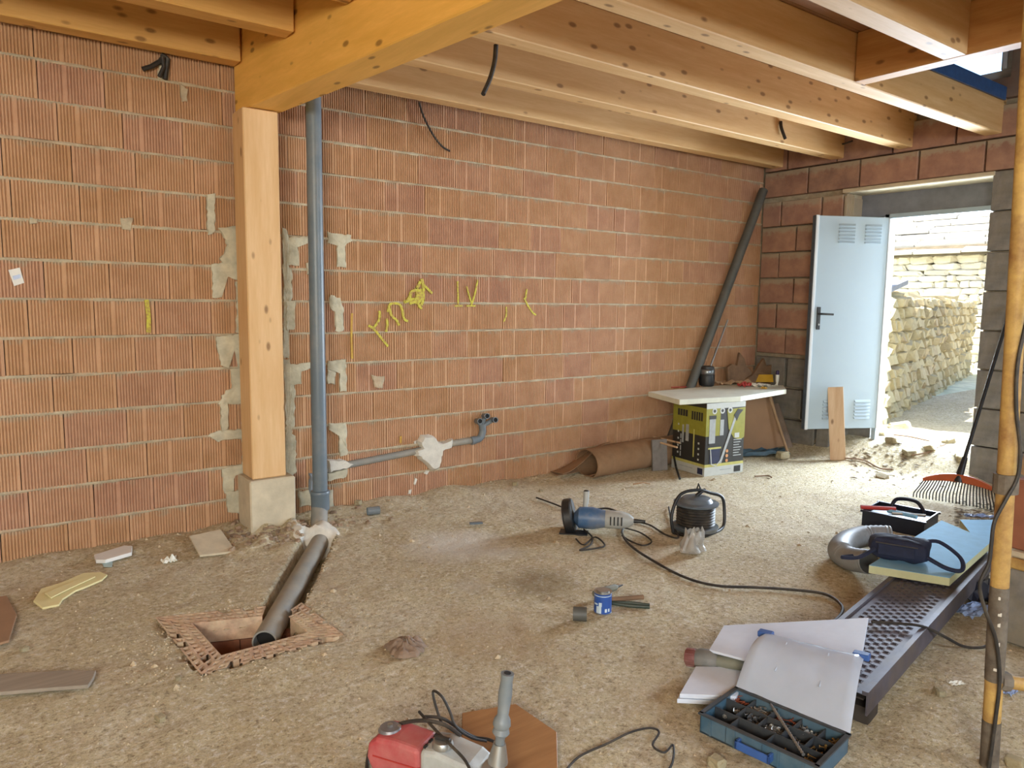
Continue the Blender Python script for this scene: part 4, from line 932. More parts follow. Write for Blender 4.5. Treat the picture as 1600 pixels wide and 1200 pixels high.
# ------------------------------------------------------------------ cable reel
c = G(1086,828,0); rl = thing('cable_reel','dark cable reel in a tubular black carrying frame on the dirt floor','cable reel',(c.x,c.y,ground(c.x,c.y)),-.5)
M['reel_grey'] = simple('blue_grey_reel','#59626a',.45,var=.12,scale=14,dirt='#8d8778',dirt_amt=.4)
MB().lathe([(.03,.02),(.135,.02),(.14,.03),(.14,.042),(.09,.045)],30).build('lower_flange','reel_grey',rl,smooth=True)
prof = [(.09,.045)]
for i in range(7): prof += [(.112,.048+.017*i),(.119,.056+.017*i),(.112,.064+.017*i)]
MB().lathe(prof+[(.09,.172)],30).build('wound_cable','rubber',rl,smooth=True)
MB().lathe([(.09,.172),(.135,.174),(.138,.186),(.10,.192),(.085,.215),(.04,.225),(0,.226)],30).build('upper_flange','reel_grey',rl,smooth=True)
MB().tube([(.0,.0,.225),(.03,.0,.25),(.06,.02,.255)],.012,10).build('crank','black',rl,smooth=True)
MB().tube(smooth_path([(-.16,-.05,.012),(-.17,-.04,.12),(-.11,-.01,.235),(0,0,.262),(.10,.02,.235),(.185,.04,.20),(.20,.03,.11),(.185,.0,.03),(.12,-.06,.012)],6),.010,10).build('frame_tube','black',rl,smooth=True)
MB().tube(smooth_path([(-.16,-.05,.012),(-.05,-.16,.012),(.12,-.06,.012)],6),.010,10).build('foot_tube','black',rl,smooth=True)
MB().tube([(0,0,.262),(.01,.0,.30),(.03,.01,.262)],.006,8).build('hook','rubber',rl,smooth=True)
# bag by the reel
M['clear'] = simple('milky_plastic_film','#c9c6bf',.3,var=.06); t_ = M['clear'].node_tree.nodes['Principled BSDF']; t_.inputs['Transmission Weight'].default_value = .45
p = G(1083,862,0); 
def bagfn(u, v):
    a = 2*pi*v; R = .07*(1-.35*u)*(1+.45*noise.noise(Vector((cos(a)*1.5,sin(a)*1.5,u*2))))
    return Vector((p.x+cos(a)*R*1.15, p.y+sin(a)*R*.8, .01+.115*u*(1+.5*noise.noise(Vector((cos(a)*2.2,sin(a)*2.2,9))))))
tag(MB().sheet(bagfn,8,28,.001).build('plastic_bag','clear',None),'torn clear plastic bag standing in front of the cable reel','bag')

# ------------------------------------------------------------------ tin and bits
c = G(941,962,0); tn = thing('glue_tin','small blue and white tin of pipe cement on the dirt','tin',(c.x+.03,c.y+.03,ground(c.x,c.y)),-.2)
M['tin_blue'] = simple('blue_tin_print','#2f55a0',.35,var=.08); M['tin_white'] = simple('tin_white_print','#c8dbe6',.4)
R_t = .040
MB().lathe([(R_t-.002,.002),(R_t,.004),(R_t,.092),(R_t-.004,.095)],28).build('can','tin_blue',tn,smooth=True)
MB().lathe([(R_t-.003,.0),(R_t+.0015,.001),(R_t+.0015,.005),(R_t,.006)],28).build('bottom_rim','steel',tn,smooth=True)
MB().lathe([(R_t-.003,.094),(R_t+.001,.096),(R_t+.001,.101),(R_t-.006,.100),(.028,.099),(.028,.106),(0,.107)],28).build('lid','tin_grey' if 'tin_grey' in M else 'steel',tn,smooth=True)
view = atan2(-c.y,-c.x)+.2
def on_can(name, a0, a1, z0, z1, mat):
    mb = MB(); n = 8
    for i in range(n):
        x0 = view+a0+(a1-a0)*i/n; x1 = view+a0+(a1-a0)*(i+1)/n; r0, r1 = R_t, R_t+.0008
        mb.hexa([(r0*cos(x0),r0*sin(x0),z0),(r0*cos(x1),r0*sin(x1),z0),(r1*cos(x1),r1*sin(x1),z0),(r1*cos(x0),r1*sin(x0),z0)],[(r0*cos(x0),r0*sin(x0),z1),(r0*cos(x1),r0*sin(x1),z1),(r1*cos(x1),r1*sin(x1),z1),(r1*cos(x0),r1*sin(x0),z1)])
    return mb.build(name,mat,tn)
on_can('white_figure',-.75,-.15,.008,.04,'tin_white'); on_can('white_figure',-.45,-.10,.04,.058,'tin_white'); on_can('white_figure',-1.1,-.6,.045,.052,'tin_white'); on_can('hazard_square',.25,.5,.014,.03,'tin_white'); on_can('hazard_square',.65,.85,.016,.03,'tin_white'); on_can('white_line',-1.2,1.2,.085,.088,'tin_white')
q0, q1 = G(928,928,.03), G(973,914,.03)
tr_ = thing('utility_knife','dusty grey green knife lying behind the blue tin','knife',(q0.x,q0.y,0)); M['greygreen'] = simple('dusty_grey_green','#77786a',.6,var=.15)
MB().tube([q0,q0.lerp(q1,.2),q0.lerp(q1,.7),q0.lerp(q1,.8)],[.014,.018,.017,.010],8).build('grip','greygreen',tr_,world=True,smooth=True); MB().tube([q0.lerp(q1,.78),q1],[.008,.003],6).build('blade','black',tr_,world=True)
q0, q1 = G(955,937,.02), G(1005,933,.02); tag(MB().tube([q0,q1],.012,8).build('brown_tube','torn',None,smooth=True),'short brown tube on the ground right of the blue tin','tube')
q0, q1 = G(955,942,.015), G(1015,947,.015); pl = thing('pliers','dark handled pliers lying right of the blue tin under the brown tube','pliers',(q0.x,q0.y,0)); n_ = Vector((-(q1-q0).y,(q1-q0).x,0)).normalized()
M['dark_green'] = simple('dark_green_grip','#26382f',.5,dirt='#6b6a5c',dirt_amt=.3)
MB().tube(smooth_path([q0+n_*.002,q0.lerp(q1,.5)+n_*.016,q1+n_*.010],4),.008,8).build('grip','dark_green',pl,world=True,smooth=True); MB().tube(smooth_path([q0-n_*.002,q0.lerp(q1,.5)-n_*.016,q1-n_*.012],4),.008,8).build('grip','dark_green',pl,world=True,smooth=True)
MB().tube([q0-(q1-q0)*.16,q0],[.005,.014],8).build('jaws','steel',pl,world=True)
q0 = G(906,960,.03); q0.z = .032; d_ = Vector((.75,-.66,0)); tag(MB().pipe(q0-d_*.03,q0+d_*.03,.030,.026,22).build('pipe_coupling','dark_pipe',None,smooth=True),'dark grey pipe coupling lying left of the blue tin','coupling')
q0 = G(574,803,.02); q1 = G(593,801,.02); q0.z = q1.z = ground(q0.x,q0.y)+.026; tag(MB().pipe(q0,q1,.026,.022,20).build('pipe_offcut','pvc',None,smooth=True),'short grey pipe offcut on the dirt right of the vertical pipe','pipe')
tag(MB(Matrix.Translation(G(744,819,.01)+Vector((0,0,.006))) @ Matrix.Rotation(-.4,4,'Z')).box((-.04,-.012,-.004),(.04,.012,.006)).build('grey_chip','pvc',None),'small grey plastic chip lying in the middle of the dirt floor','chip')
for (x, y, s, lb) in ((805,762,.05,'small brown stone at the wall foot right of the pipe outlet'),(845,768,.03,'tiny pebble at the wall foot left of the brown roll'),(250,1125,.035,'pale pebble on the dirt at lower left'),(278,1064,.022,'small white pebble below the pit'),(38,1015,.03,'pale chip on the dirt near the left edge'),(560,795,.05,'lump of brick beside the grey pipe offcut')):
    p = G(x,y,0); o = D.objects.new('pebble',SB[int(x)%8]); COL.objects.link(o); o.location = (p.x,p.y,ground(p.x,p.y)+s*.25); o.scale = (s,s*.8,s*.6); o.rotation_euler = (0,0,x); tag(o,lb,'stone')

# ------------------------------------------------------------------ left floor litter
def slab(name, label, cat, pts, th, mat, lift=.012, bevel=.002, tilt=0):
    P = [G(x,y,.02) for x,y in pts]; c = sum(P,Vector())/len(P); z = ground(c.x,c.y)+lift
    mb = MB(); n = len(P); mb.v = [(p.x,p.y,z+tilt*(p.y-c.y)-.0) for p in P]+[(p.x,p.y,z+th+tilt*(p.y-c.y)) for p in P]
    ar = sum(P[i].x*P[(i+1)%n].y-P[(i+1)%n].x*P[i].y for i in range(n)); fs = [tuple(range(n-1,-1,-1)),tuple(range(n,2*n))]+[(i,(i+1)%n,n+(i+1)%n,n+i) for i in range(n)]
    mb.f = fs if ar > 0 else [f[::-1] for f in fs]
    return tag(mb.build(name,mat,None,bevel=bevel),label,cat)
M['grey_plank'] = wood_mat('weathered_grey_plank','#a39888','#837a6e','X',knots=False)
slab('grey_plank','flat weathered grey plank on the dirt at the left edge','plank',[(-30,1056),(100,1049),(150,1049),(146,1060),(138,1072),(60,1078),(-30,1086)],.014,'grey_plank')
slab('grey_slab','thin grey slab lying by the post foot at the wall','slab',[(296,850),(345,840),(369,860),(312,868)],.012,'concrete',tilt=.2,lift=.02)
slab('white_carton','flattened white carton piece lying by the wall at left','carton',[(147,872),(195,857),(207,858),(206,868),(165,880),(150,880)],.02,'white',lift=.01)
M['teal_tint'] = simple('pale_teal_paper','#a9bfbf',.7); slab('teal_scrap','small pale teal scrap sticking out from under the white carton','paper',[(158,876),(176,872),(175,884),(162,884)],.004,'teal_tint',lift=.004)
p = G(264,872,.02); crumple('white_paper_scrap','small crumpled white scrap between the carton and the grey slab','paper',p,.035,.025,.03,'paper',seed=31,base=ground(p.x,p.y))
M['cream'] = simple('creamy_yellow_cloth','#d9cf9c',.85,var=.05,scale=10)
P_ = [(52,938),(64,921),(95,912),(130,898),(158,896),(168,899),(160,906),(135,916),(118,922),(98,934),(92,942),(66,947)]
slab('yellow_sheet','long creamy yellow folded sheet lying on the dirt at left','sheet',P_,.010,'cream',lift=.008,tilt=.05)
slab('yellow_sheet_fold','narrow second fold of creamy sheet on top of the yellow one','sheet',[(70,930),(100,918),(140,904),(150,905),(110,922),(80,936)],.006,'cream',lift=.024,tilt=.05)
M['rag'] = simple('brown_rag','#8a7766',.9,var=.25,scale=12)
p = G(634,1005,.02)
def rag(u, v):
    a = 2*pi*v; R = .012+.075*u*(1+.5*noise.noise(Vector((cos(a)*2.3,sin(a)*2.3,3)))); return Vector((p.x+R*cos(a)*.9,p.y+R*sin(a),ground(p.x,p.y)+.035*(1-u)**.6*(1+.5*noise.noise(Vector((cos(a)*2,sin(a)*2,u*3))))+.012*abs(noise.noise(Vector((cos(a)*6,sin(a)*6,u*2))))+.004))
tag(MB().sheet(rag,10,36,.0025).build('crumpled_rag','rag',None),'crumpled brown rag lying alone in the middle of the dirt floor','rag')
# ------------------------------------------------------------------ steel scaffold deck on the right
fdx = Vector((.984,.177,0)); o0 = Vector((2.31,1.143,0)); LD = 1.965; WD = .285
XD = frame((o0.x,o0.y,0), fdx)
sd = thing('scaffold_deck','long perforated steel scaffold deck lying on the dirt under the foil faced board','scaffold deck',(o0.x,o0.y,0))
mb = MB(XD); zt = .125; nx, ny = 82, 10; y_a, y_b = .02, WD-.02
for i in range(nx):
    for j in range(ny):
        x0, x1 = LD*i/nx, LD*(i+1)/nx; y0_, y1_ = y_a+(y_b-y_a)*j/ny, y_a+(y_b-y_a)*(j+1)/ny
        if (i+j) % 2 or j in (0,ny-1) or i < 1: mb.add([(x0,y0_,zt),(x1,y0_,zt),(x1,y1_,zt),(x0,y1_,zt)],[(0,1,2,3)]); continue
        mx, my = .16*(x1-x0), .2*(y1_-y0_)
        mb.add([(x0,y0_,zt),(x1,y0_,zt),(x1,y1_,zt),(x0,y1_,zt),(x0+mx,y0_+my,zt+.002),(x1-mx,y0_+my,zt+.002),(x1-mx,y1_-my,zt+.002),(x0+mx,y1_-my,zt+.002),
                (x0+mx,y0_+my,zt-.012),(x1-mx,y0_+my,zt-.012),(x1-mx,y1_-my,zt-.012),(x0+mx,y1_-my,zt-.012)],[(0,1,5,4),(1,2,6,5),(2,3,7,6),(3,0,4,7),(4,5,9,8),(5,6,10,9),(6,7,11,10),(7,4,8,11)])
M['deck_steel'] = simple('dusty_dark_galvanised','#5b5862',.55,.35,var=.2,scale=20,dirt='#6e6255',dirt_amt=.6)
mb.build('perforated_plate','deck_steel',sd,world=True)
MB(XD).box((0,0,.055),(LD,.006,zt+.012)).box((0,.006,zt-.002),(LD,.02,zt+.012)).build('side_rail','deck_steel',sd,world=True)
MB(XD).box((0,WD-.006,.055),(LD,WD,zt+.012)).box((0,WD-.02,zt-.002),(LD,WD-.006,zt+.012)).build('side_rail','deck_steel',sd,world=True)
M['under'] = simple('dark_rusty_steel','#3a332d',.8,var=.2,scale=15)
MB(XD).box((0.02,.02,.095),(LD-.02,WD-.02,.100)).build('inner_web','under',sd,world=True)
for x in (.05,LD-.18): MB(XD).box((x,.01,-.03),(x+.1,WD-.01,.056)).build('end_bracket','under',sd,world=True)

# foil faced boards
M['foil'] = simple('sky_tinted_foil_facing','#86bce0',.85,var=.08,scale=14); M['foam_edge'] = simple('cream_foam_edge','#c9cba0',.85,var=.06,scale=20)  # blue sky reflection is put into the foil's base colour
def tilted(name, label, cat, pts, th, mat, faces=None, faceth=.0015):     # pts: (px,py,z of top)
    P = [G(x,y,z) for x,y,z in pts]; c = sum(P,Vector())/len(P); nrm = (P[1]-P[0]).cross(P[2]-P[0]).normalized(); nrm = nrm if nrm.z > 0 else -nrm
    ar = sum(P[i].x*P[(i+1)%len(P)].y-P[(i+1)%len(P)].x*P[i].y for i in range(len(P)))
    if ar < 0: P = P[::-1]
    t = thing(name,label,cat,(c.x,c.y,c.z)) if faces else None; n = len(P)
    def mk(a, b): m = MB(); m.v = [tuple(p+nrm*a) for p in P]+[tuple(p+nrm*b) for p in P]; m.f = [tuple(range(n-1,-1,-1)),tuple(range(n,2*n))]+[(i,(i+1)%n,n+(i+1)%n,n+i) for i in range(n)]; return m
    if not faces: return tag(mk(-th,0).build(name,mat,None,bevel=.001),label,cat)
    mk(-th,-faceth).build('core',mat,t,world=True); mk(-faceth,0).build('facing',faces,t,world=True); return t
tilted('insulation_board','sky tinted foil faced foam board lying across the far end of the scaffold deck','board',[(1471,813,.178),(1549,846,.178),(1484,903,.178),(1358,883,.178)],.038,'foam_edge','foil')
tilted('insulation_board','second foil faced board half hidden behind the first near the rake','board',[(1500,812,.09),(1560,812,.09),(1566,846,.09),(1530,850,.09)],.04,'foam_edge','foil')

# tool bag and duct on the board
M['navy'] = simple('navy_fabric','#232b45',.8,var=.2,scale=30,bump=.3); M['duct'] = simple('grey_flexible_duct','#8a8f92',.55,var=.1,scale=20)
p = G(1405,870,.19); X = frame((p.x,p.y,.18), (G(1440,878,.19)-G(1370,866,.19)))
bg_ = thing('tool_bag','navy tool bag with a looped strap slumped on the foil faced board','bag',(p.x,p.y,.18))
def bfn(u, v):
    a = 2*pi*v; t = -pi/2+pi*u; k = 1+.14*noise.noise(Vector((cos(a)*2,sin(a)*2,u*3)))
    sgn = lambda q: (abs(q)**.6)*(1 if q > 0 else -1)
    return X @ Vector((sgn(cos(a))*cos(t)**.6*.135*k if cos(t) > 0 else 0, sgn(sin(a))*(max(cos(t),0)**.6)*.075*k, .055+sgn(sin(t))*.054*k))
MB().sheet(bfn,12,24,.002).build('body','navy',bg_,world=True,smooth=True)
MB(X).box((-.09,-.082,.03),(.07,-.074,.085)).build('pocket','navy',bg_,world=True,bevel=.004)
MB(X).tube([(-.1,-.079,.088),(.08,-.079,.088)],.003,6).build('zip','silver_dark' if 'silver_dark' in M else 'steel',bg_,world=True)
MB(X).tube(smooth_path([(.09,.03,.09),(.16,.05,.10),(.25,.02,.05),(.26,-.05,.012),(.2,-.06,.012),(.12,-.04,.04)],6),.010,6).build('strap','navy',bg_,world=True,smooth=True)
MB(X).tube(smooth_path([(-.10,-.06,.05),(-.17,-.09,.0),(-.24,-.10,-.01),(-.2,-.05,-.01)],6),.010,6).build('strap','navy',bg_,world=True,smooth=True)
dp_ = smooth_path([G(1392,838,.09),G(1352,838,.08),G(1324,846,.075),G(1312,860,.075),G(1325,872,.075),G(1358,878,.11)],12)
du = thing('flexible_duct','grey ribbed flexible duct bent in a horseshoe left of the navy tool bag','duct',(dp_[30].x,dp_[30].y,0))
MB().tube(dp_,[.058+.004*(i%2) for i in range(len(dp_))],18,caps=False).build('hose','duct',du,world=True,smooth=True)

# open toolbox
O = Vector((4.55,2.37,0)); xd = Vector((.06,-.36,0)); X = frame((O.x,O.y,ground(O.x,O.y)), xd, (0,0,1))
ys_ = 1 if (X @ Vector((0,1,0))-X @ Vector((0,0,0))).x > 0 else -1
tb = thing('open_toolbox','open black toolbox tray full of tools on the dirt beyond the duct','toolbox',(O.x,O.y,0))
w_, d_, h_ = .36, .30*ys_, .10
lo = lambda a, b, c: (min(a[0],b[0]),min(a[1],b[1]),a[2]) if c == 0 else (max(a[0],b[0]),max(a[1],b[1]),b[2])
def bb(a, b): return (min(a[0],b[0]),min(a[1],b[1]),min(a[2],b[2])),(max(a[0],b[0]),max(a[1],b[1]),max(a[2],b[2]))
def TB(name, boxes, m, par=tb, X_=None, **k):
    mb = MB(X if X_ is None else X_)
    for a, b in boxes: mb.box(*bb(a,b))
    return mb.build(name,m,par,world=True,**k)
M['dark_navy'] = simple('dark_navy_plastic','#141a2a',.4,var=.15)
TB('tray',[((0,0,0),(w_,d_,.006)),((0,0,0),(w_,.006*ys_,h_)),((0,d_-.006*ys_,0),(w_,d_,h_)),((0,0,0),(.006,d_,h_)),((w_-.006,0,0),(w_,d_,h_)),((-.01,-.01*ys_,h_-.012),(w_+.01,.004*ys_,h_)),((-.01,d_-.004*ys_,h_-.012),(w_+.01,d_+.01*ys_,h_))],'dark_navy')
MB(X).tube([(-.02,.02*ys_,h_+.01),(.16,.12*ys_,h_+.015)],.014,8).build('red_level','red',tb,world=True)
MB(X).tube(smooth_path([(.10,.24*ys_,h_),(.13,.25*ys_,h_+.05),(.24,.25*ys_,h_+.055),(.30,.22*ys_,h_)],6),.012,8).build('carry_handle','dark_navy',tb,world=True,smooth=True)
MB(X).tube([(.16,.05*ys_,h_),(.33,.13*ys_,h_+.006)],.010,8).build('spanner','steel',tb,world=True); MB(X).tube([(.12,.1*ys_,h_),(.30,.06*ys_,h_+.004)],.012,8).build('screwdriver','foil',tb,world=True)
TB('tool_pile',[((.02,.02*ys_,.01),(.34,.28*ys_,.075))],'black')

M['cool_white'] = simple('sky_tinted_white_laminate','#d3deee',.5,var=.03)  # white panels; the blue of cool daylight is mixed into the colour
# ------------------------------------------------------------------ white panels
tilted('white_board','large white panel resting on the left edge of the scaffold deck','panel',[(1131,977,.10),(1357,965,.164),(1338,1075,.164),(1108,1015,.10)],.010,'cool_white')
tilted('white_tile','upper of two cream tiles stacked left of the clear lid','tile',[(1062,1084,.052),(1087,1041,.052),(1178,1043,.052),(1150,1088,.052)],.016,'cool_white')
tilted('white_tile','lower of two cream tiles, on the dirt left of the clear lid','tile',[(1058,1092,.030),(1086,1044,.030),(1178,1046,.030),(1150,1096,.030)],.016,'cool_white')
# drill head tool
q0 = G(1086,1028,.055); q1 = G(1172,1040,.075); d = (q1-q0); X = frame(tuple(q0), d); L = d.length
M['dusty_red'] = simple('dusty_red_rubber','#7a4a48',.6,var=.2,dirt='#958a80',dirt_amt=.4); M['dusty_grey'] = simple('dusty_grey_rubber','#6b6f70',.6,var=.2,scale=20,dirt='#9a9080',dirt_amt=.5)
ct = thing('cordless_tool','dusty grey cordless tool with a ribbed reddish end resting on the white panel','power tool',tuple(q0))
MB(X @ Matrix.Rotation(pi/2,4,'Y')).lathe([(.028,-.035),(.032,-.03),(.032,.0),(.03,.005)],18).build('ribbed_cap','dusty_red',ct,world=True,smooth=True)
for i in range(8):
    a = 2*pi*i/8; MB(X).tube([(-.03,.033*cos(a),.033*sin(a)),(.0,.033*cos(a),.033*sin(a))],.0035,5).build('rib','dusty_red',ct,world=True)
MB(X @ Matrix.Rotation(pi/2,4,'Y')).lathe([(.033,.005),(.038,.02),(.038,.055),(.03,.075),(.022,.085)],20).build('gear_head','dusty_grey',ct,world=True,smooth=True)
MB(X @ Matrix.Rotation(pi/2,4,'Y')).lathe([(.022,.08),(.024,.12),(.022,L*.85),(.026,L),(.015,L+.01)],16).build('grip','greygreen',ct,world=True,smooth=True)

# ------------------------------------------------------------------ screw organizer
FL = Vector((1.865,1.465,0)); xd = Vector((.055,-.385,0)); X = frame((FL.x,FL.y,ground(FL.x,FL.y)+.006), xd)
ys_ = 1 if (X.to_3x3() @ Vector((0,1,0))).x > 0 else -1; OW, OD, OH = .385, .235*ys_, .066
M['org_blue'] = simple('translucent_blue_grey_plastic','#3f5f74',.35,var=.12,scale=14,dirt='#7d8a8c',dirt_amt=.4); M['org_dark'] = simple('dark_grey_tray','#363c42',.5,var=.15,scale=14,dirt='#6c675d',dirt_amt=.3)
og = thing('screw_organizer','blue grey compartment organizer full of screws at the bottom right','organizer',tuple(FL))
def OB(name, boxes, m, par=og, **k):
    mb = MB(X)
    for a, b in boxes: mb.box(*bb(a,b))
    return mb.build(name,m,par,world=True,**k)
t_ = .005*ys_
OB('tray_base',[((0,0,0),(OW,OD,.006))],'org_dark')
OB('outer_wall',[((0,0,0),(OW,t_,OH)),((0,0,0),(.005,OD,OH)),((OW-.005,0,0),(OW,OD,OH)),((0,OD-t_,0),(OW,OD,OH))],'org_blue')
OB('rim',[((-.006,-t_,OH-.004),(OW+.006,t_*1.6,OH+.002)),((-.006,OD-t_*1.6,OH-.004),(OW+.006,OD+t_,OH+.002)),((-.006,0,OH-.004),(.008,OD,OH+.002)),((OW-.008,0,OH-.004),(OW+.006,OD,OH+.002))],'org_dark')
rowy = [0,.36,.68,1.0]; cols = [[0,.24,.56,1],[0,.2,.4,.6,.8,1],[0,.2,.4,.62,.82,1]]
for k in (1,2): OB('divider',[((.004,OD*rowy[k]-.0012,.006),(OW-.004,OD*rowy[k]+.0012,OH-.008))],'org_dark')
for k in range(3):
    for c_ in cols[k][1:-1]: OB('divider',[((OW*c_-.0012,OD*rowy[k],.006),(OW*c_+.0012,OD*rowy[k+1],OH-.010))],'org_dark')
for c_ in (.1,.32,.7,.9): OB('wall_rib',[((OW*c_-.003,-.003*ys_,.004),(OW*c_+.003,.001*ys_,OH-.006))],'org_blue')
M['latch_blue'] = simple('blue_handle_plastic','#3b5fa0',.35,var=.08)
hn = MB(X)
for a, b in (((OW*.36,-.030*ys_,.02),(OW*.66,-.022*ys_,.046)),((OW*.36,-.03*ys_,.02),(OW*.385,.0,.046)),((OW*.635,-.03*ys_,.02),(OW*.66,.0,.046))): hn.box(*bb(a,b))
hn.build('handle','latch_blue',og,world=True,bevel=.002)
r = random.Random(9)
def screws(k, c, n, m, ln=.022, rad=.0018):
    n = int(n*1.7); rad *= 1.25
    x0, x1 = OW*cols[k][c]+.008, OW*cols[k][c+1]-.008; y0_, y1_ = OD*rowy[k]+.008*ys_, OD*rowy[k+1]-.008*ys_; mb = MB(X)
    for i in range(n):
        p = Vector((r.uniform(x0,x1),y0_+(y1_-y0_)*r.random(),.012+.034*r.random())); a = r.uniform(0,6.28); d = Vector((cos(a),sin(a),r.uniform(-.3,.3)))*ln/2
        mb.tube([p-d,p+d*.8],[rad*.4,rad],5); mb.tube([p+d*.8,p+d],[rad*2,rad*2.3],6)
    tag(mb.build('screws',m,og,world=True),kind='stuff')
M['brass'] = simple('yellow_zinc','#a08a5c',.35,.8,var=.2); M['copper'] = simple('reddish_anchor_plastic','#8a4a34',.5,var=.2)
screws(2,0,26,'copper'); screws(2,1,40,'steel',.018); screws(2,2,26,'copper',.026); screws(2,3,34,'steel',.024); screws(2,4,10,'brass')
screws(1,0,6,'steel',.012,.004); screws(1,1,16,'silver_dark' if 'silver_dark' in M else 'steel',.014,.003); screws(1,2,36,'steel',.014,.003); screws(1,3,8,'silver_dark',.02); screws(1,4,14,'brass',.02)
screws(0,0,5,'steel',.012,.003); screws(0,2,12,'brass',.024)
a = X @ Vector((OW*.42,OD*.80,OH+.006)); b = X @ Vector((OW*.86,OD*.13,OH-.002)); mb = MB(); n = 60; P = [a.lerp(b,i/n) for i in range(n+1)]
db = thing('drill_bit','long steel masonry drill bit lying diagonally across the organizer compartments','drill bit',tuple(a))
mb.tube(P,[.0040+.0016*(i%3 == 0) for i in range(n+1)],8).build('flute','steel',db,world=True,smooth=True); MB().tube([a,a+(a-b).normalized()*.03],.0042,8).build('shank','galv',db,world=True,smooth=True)
# lid folded back over the panel
lid = thing('organizer_lid','milky clear lid with two blue latches folded back on the white panel','lid',tuple(X @ Vector((OW/2,OD,OH))))
LBL = X @ Vector((-.003,OD+.004*ys_,OH+.002)); LBR = X @ Vector((OW+.003,OD+.004*ys_,OH+.002)); LFL = G(1192,992,.185); LFR = G(1350,1028,.205)
def lfn(u, v):
    p = (LBL*(1-v)+LBR*v)*(1-u)+(LFL*(1-v)+LFR*v)*u; edge = min(u,1-u)*5; e2 = min(v,1-v)*8
    return p+Vector((0,0,.012*sm(0,.25,min(edge,e2))+.045*sin(pi*u)+.003*noise.noise(Vector((u*7,v*7,2)))))
M['lid'] = simple('milky_lid_plastic','#d3dff0',.25,var=.04,scale=10); M['lid'].node_tree.nodes['Principled BSDF'].inputs['Transmission Weight'].default_value = .35
MB().sheet(lfn,16,22,.002).build('panel','lid',lid,world=True,smooth=True)
for v in (.3,.7): MB().tube([lfn(.25,v)+Vector((0,0,.004)),lfn(.75,v)+Vector((0,0,.004))],.003,6).build('stiffening_rib','lid',lid,world=True)
for P, dd in ((LFL,(LFL-LFR)),(LFR,(LFR-LFL))):
    dd = dd.normalized(); out = (P-(LBL if P is LFL else LBR)).normalized(); MB(frame(tuple(P+out*.006), dd)).box((-.035,-.016,-.010),(.018,.016,.012)).build('latch','latch_blue',lid,world=True,bevel=.003)

# ------------------------------------------------------------------ red rotary hammer at the bottom edge
M['tool_red'] = simple('dusty_red_housing','#b0454a',.45,var=.12,scale=12,dirt='#b99a90',dirt_amt=.4); M['tool_pale'] = simple('pale_metal_housing','#b9bfbe',.4,.2,var=.1,scale=14,dirt='#8a8478',dirt_amt=.4)
q0 = G(603,1150,.10); q1 = G(762,1196,.10); d = (q1-q0).normalized(); X = frame((q0.x,q0.y,.0), (d.x,d.y,0))
back = X.to_3x3() @ Vector((0,1,0)); s_ = 1 if back.dot(Vector((cos(YAW),sin(YAW),0))) > 0 else -1   # s_*y points away from viewer
hm = thing('rotary_hammer','red and pale grey rotary hammer lying at the bottom edge of the floor','power tool',tuple(q0))
def HB(name, mb, m, par=hm, **k): return mb.build(name,m,par,world=True,**k)
mb = MB(X); prof = [(-.02,.02),(-.035,.055),(-.03,.10),(.0,.125),(.06,.13),(.145,.125),(.15,.03),(.11,.012),(.02,.008)]
rot = Matrix(((1,0,0,0),(0,0,1,-.055),(0,1,0,0),(0,0,0,1)))
HB('red_housing',MB(X).prism(prof,0,.11,rot),'tool_red',bevel=.014,seg=3)
HB('pale_housing',MB(X).prism([(.148,.02),(.148,.128),(.20,.135),(.30,.12),(.335,.10),(.335,.035),(.30,.015)],0,.115,Matrix(((1,0,0,0),(0,0,1,-.058),(0,1,0,0),(0,0,0,1)))),'tool_pale',bevel=.016,seg=3)
fy = -.058*s_
HB('gear_plate',MB(X).prism([(.028+.034*cos(k*pi/9),.092+.026*sin(k*pi/9)) for k in range(18)],0,.006,Matrix(((1,0,0,0),(0,1,0,-.05*s_-.03),(0,0,1,.122),(0,0,0,1))) ),'galv',bevel=.002)
HB('gear_plate',MB(X @ Matrix.Translation((.015,0,.128)) @ Matrix.Diagonal((1,1,1,1))).lathe([(.0,.006),(.012,.008),(.030,.006),(.036,-.004)],20),'galv',smooth=True)
HB('bolt',MB(X @ Matrix.Translation((.015,0,.132))).lathe([(.009,0),(.009,.010),(0,.011)],6),'steel')
HB('bolt',MB(X @ Matrix.Translation((.040,.012,.130))).lathe([(.006,0),(.006,.008),(0,.009)],6),'steel')
HB('trim_line',MB(X).box((-.01,-.0565,.066),(.146,.0565,.070)),'red')
kb = HB('mode_knob',MB(X @ Matrix.Translation((.205,-.02*s_,.134))).lathe([(.030,0),(.030,.010),(.026,.018),(0,.019)],24),'steel',smooth=True)
HB('knob_bar',MB(X @ Matrix.Translation((.205,-.02*s_,.153))).box((-.024,-.006,-.002),(.024,.006,.010)),'black',kb,bevel=.002)
for i in range(3): HB('vent_slot',MB(X).box((.155,-.045+.03*i,.1285),(.162,-.03+.03*i,.1345)),'black')
HB('nose',MB(X @ Matrix.Translation((.33,0,.07)) @ Matrix.Rotation(pi/2,4,'Y')).lathe([(.042,0),(.040,.02),(.030,.05),(.030,.08),(.022,.10)],20),'steel',smooth=True)
hb0 = G(779,1172,.07); hb0 = X @ Vector((.335,.0,.095)); tipd = Vector((0,0,1))
h0 = atD(779,1176,(hb0-Vector((0,0,H))).dot(_w(0,0,1))); h1 = atD(793,1052,(h0-Vector((0,0,H))).dot(_w(0,0,1))-.02)
HB('handle_clamp',MB().tube([h0-(h1-h0)*.12,h0+(h1-h0)*.12],[.030,.018],14),'steel',smooth=True)
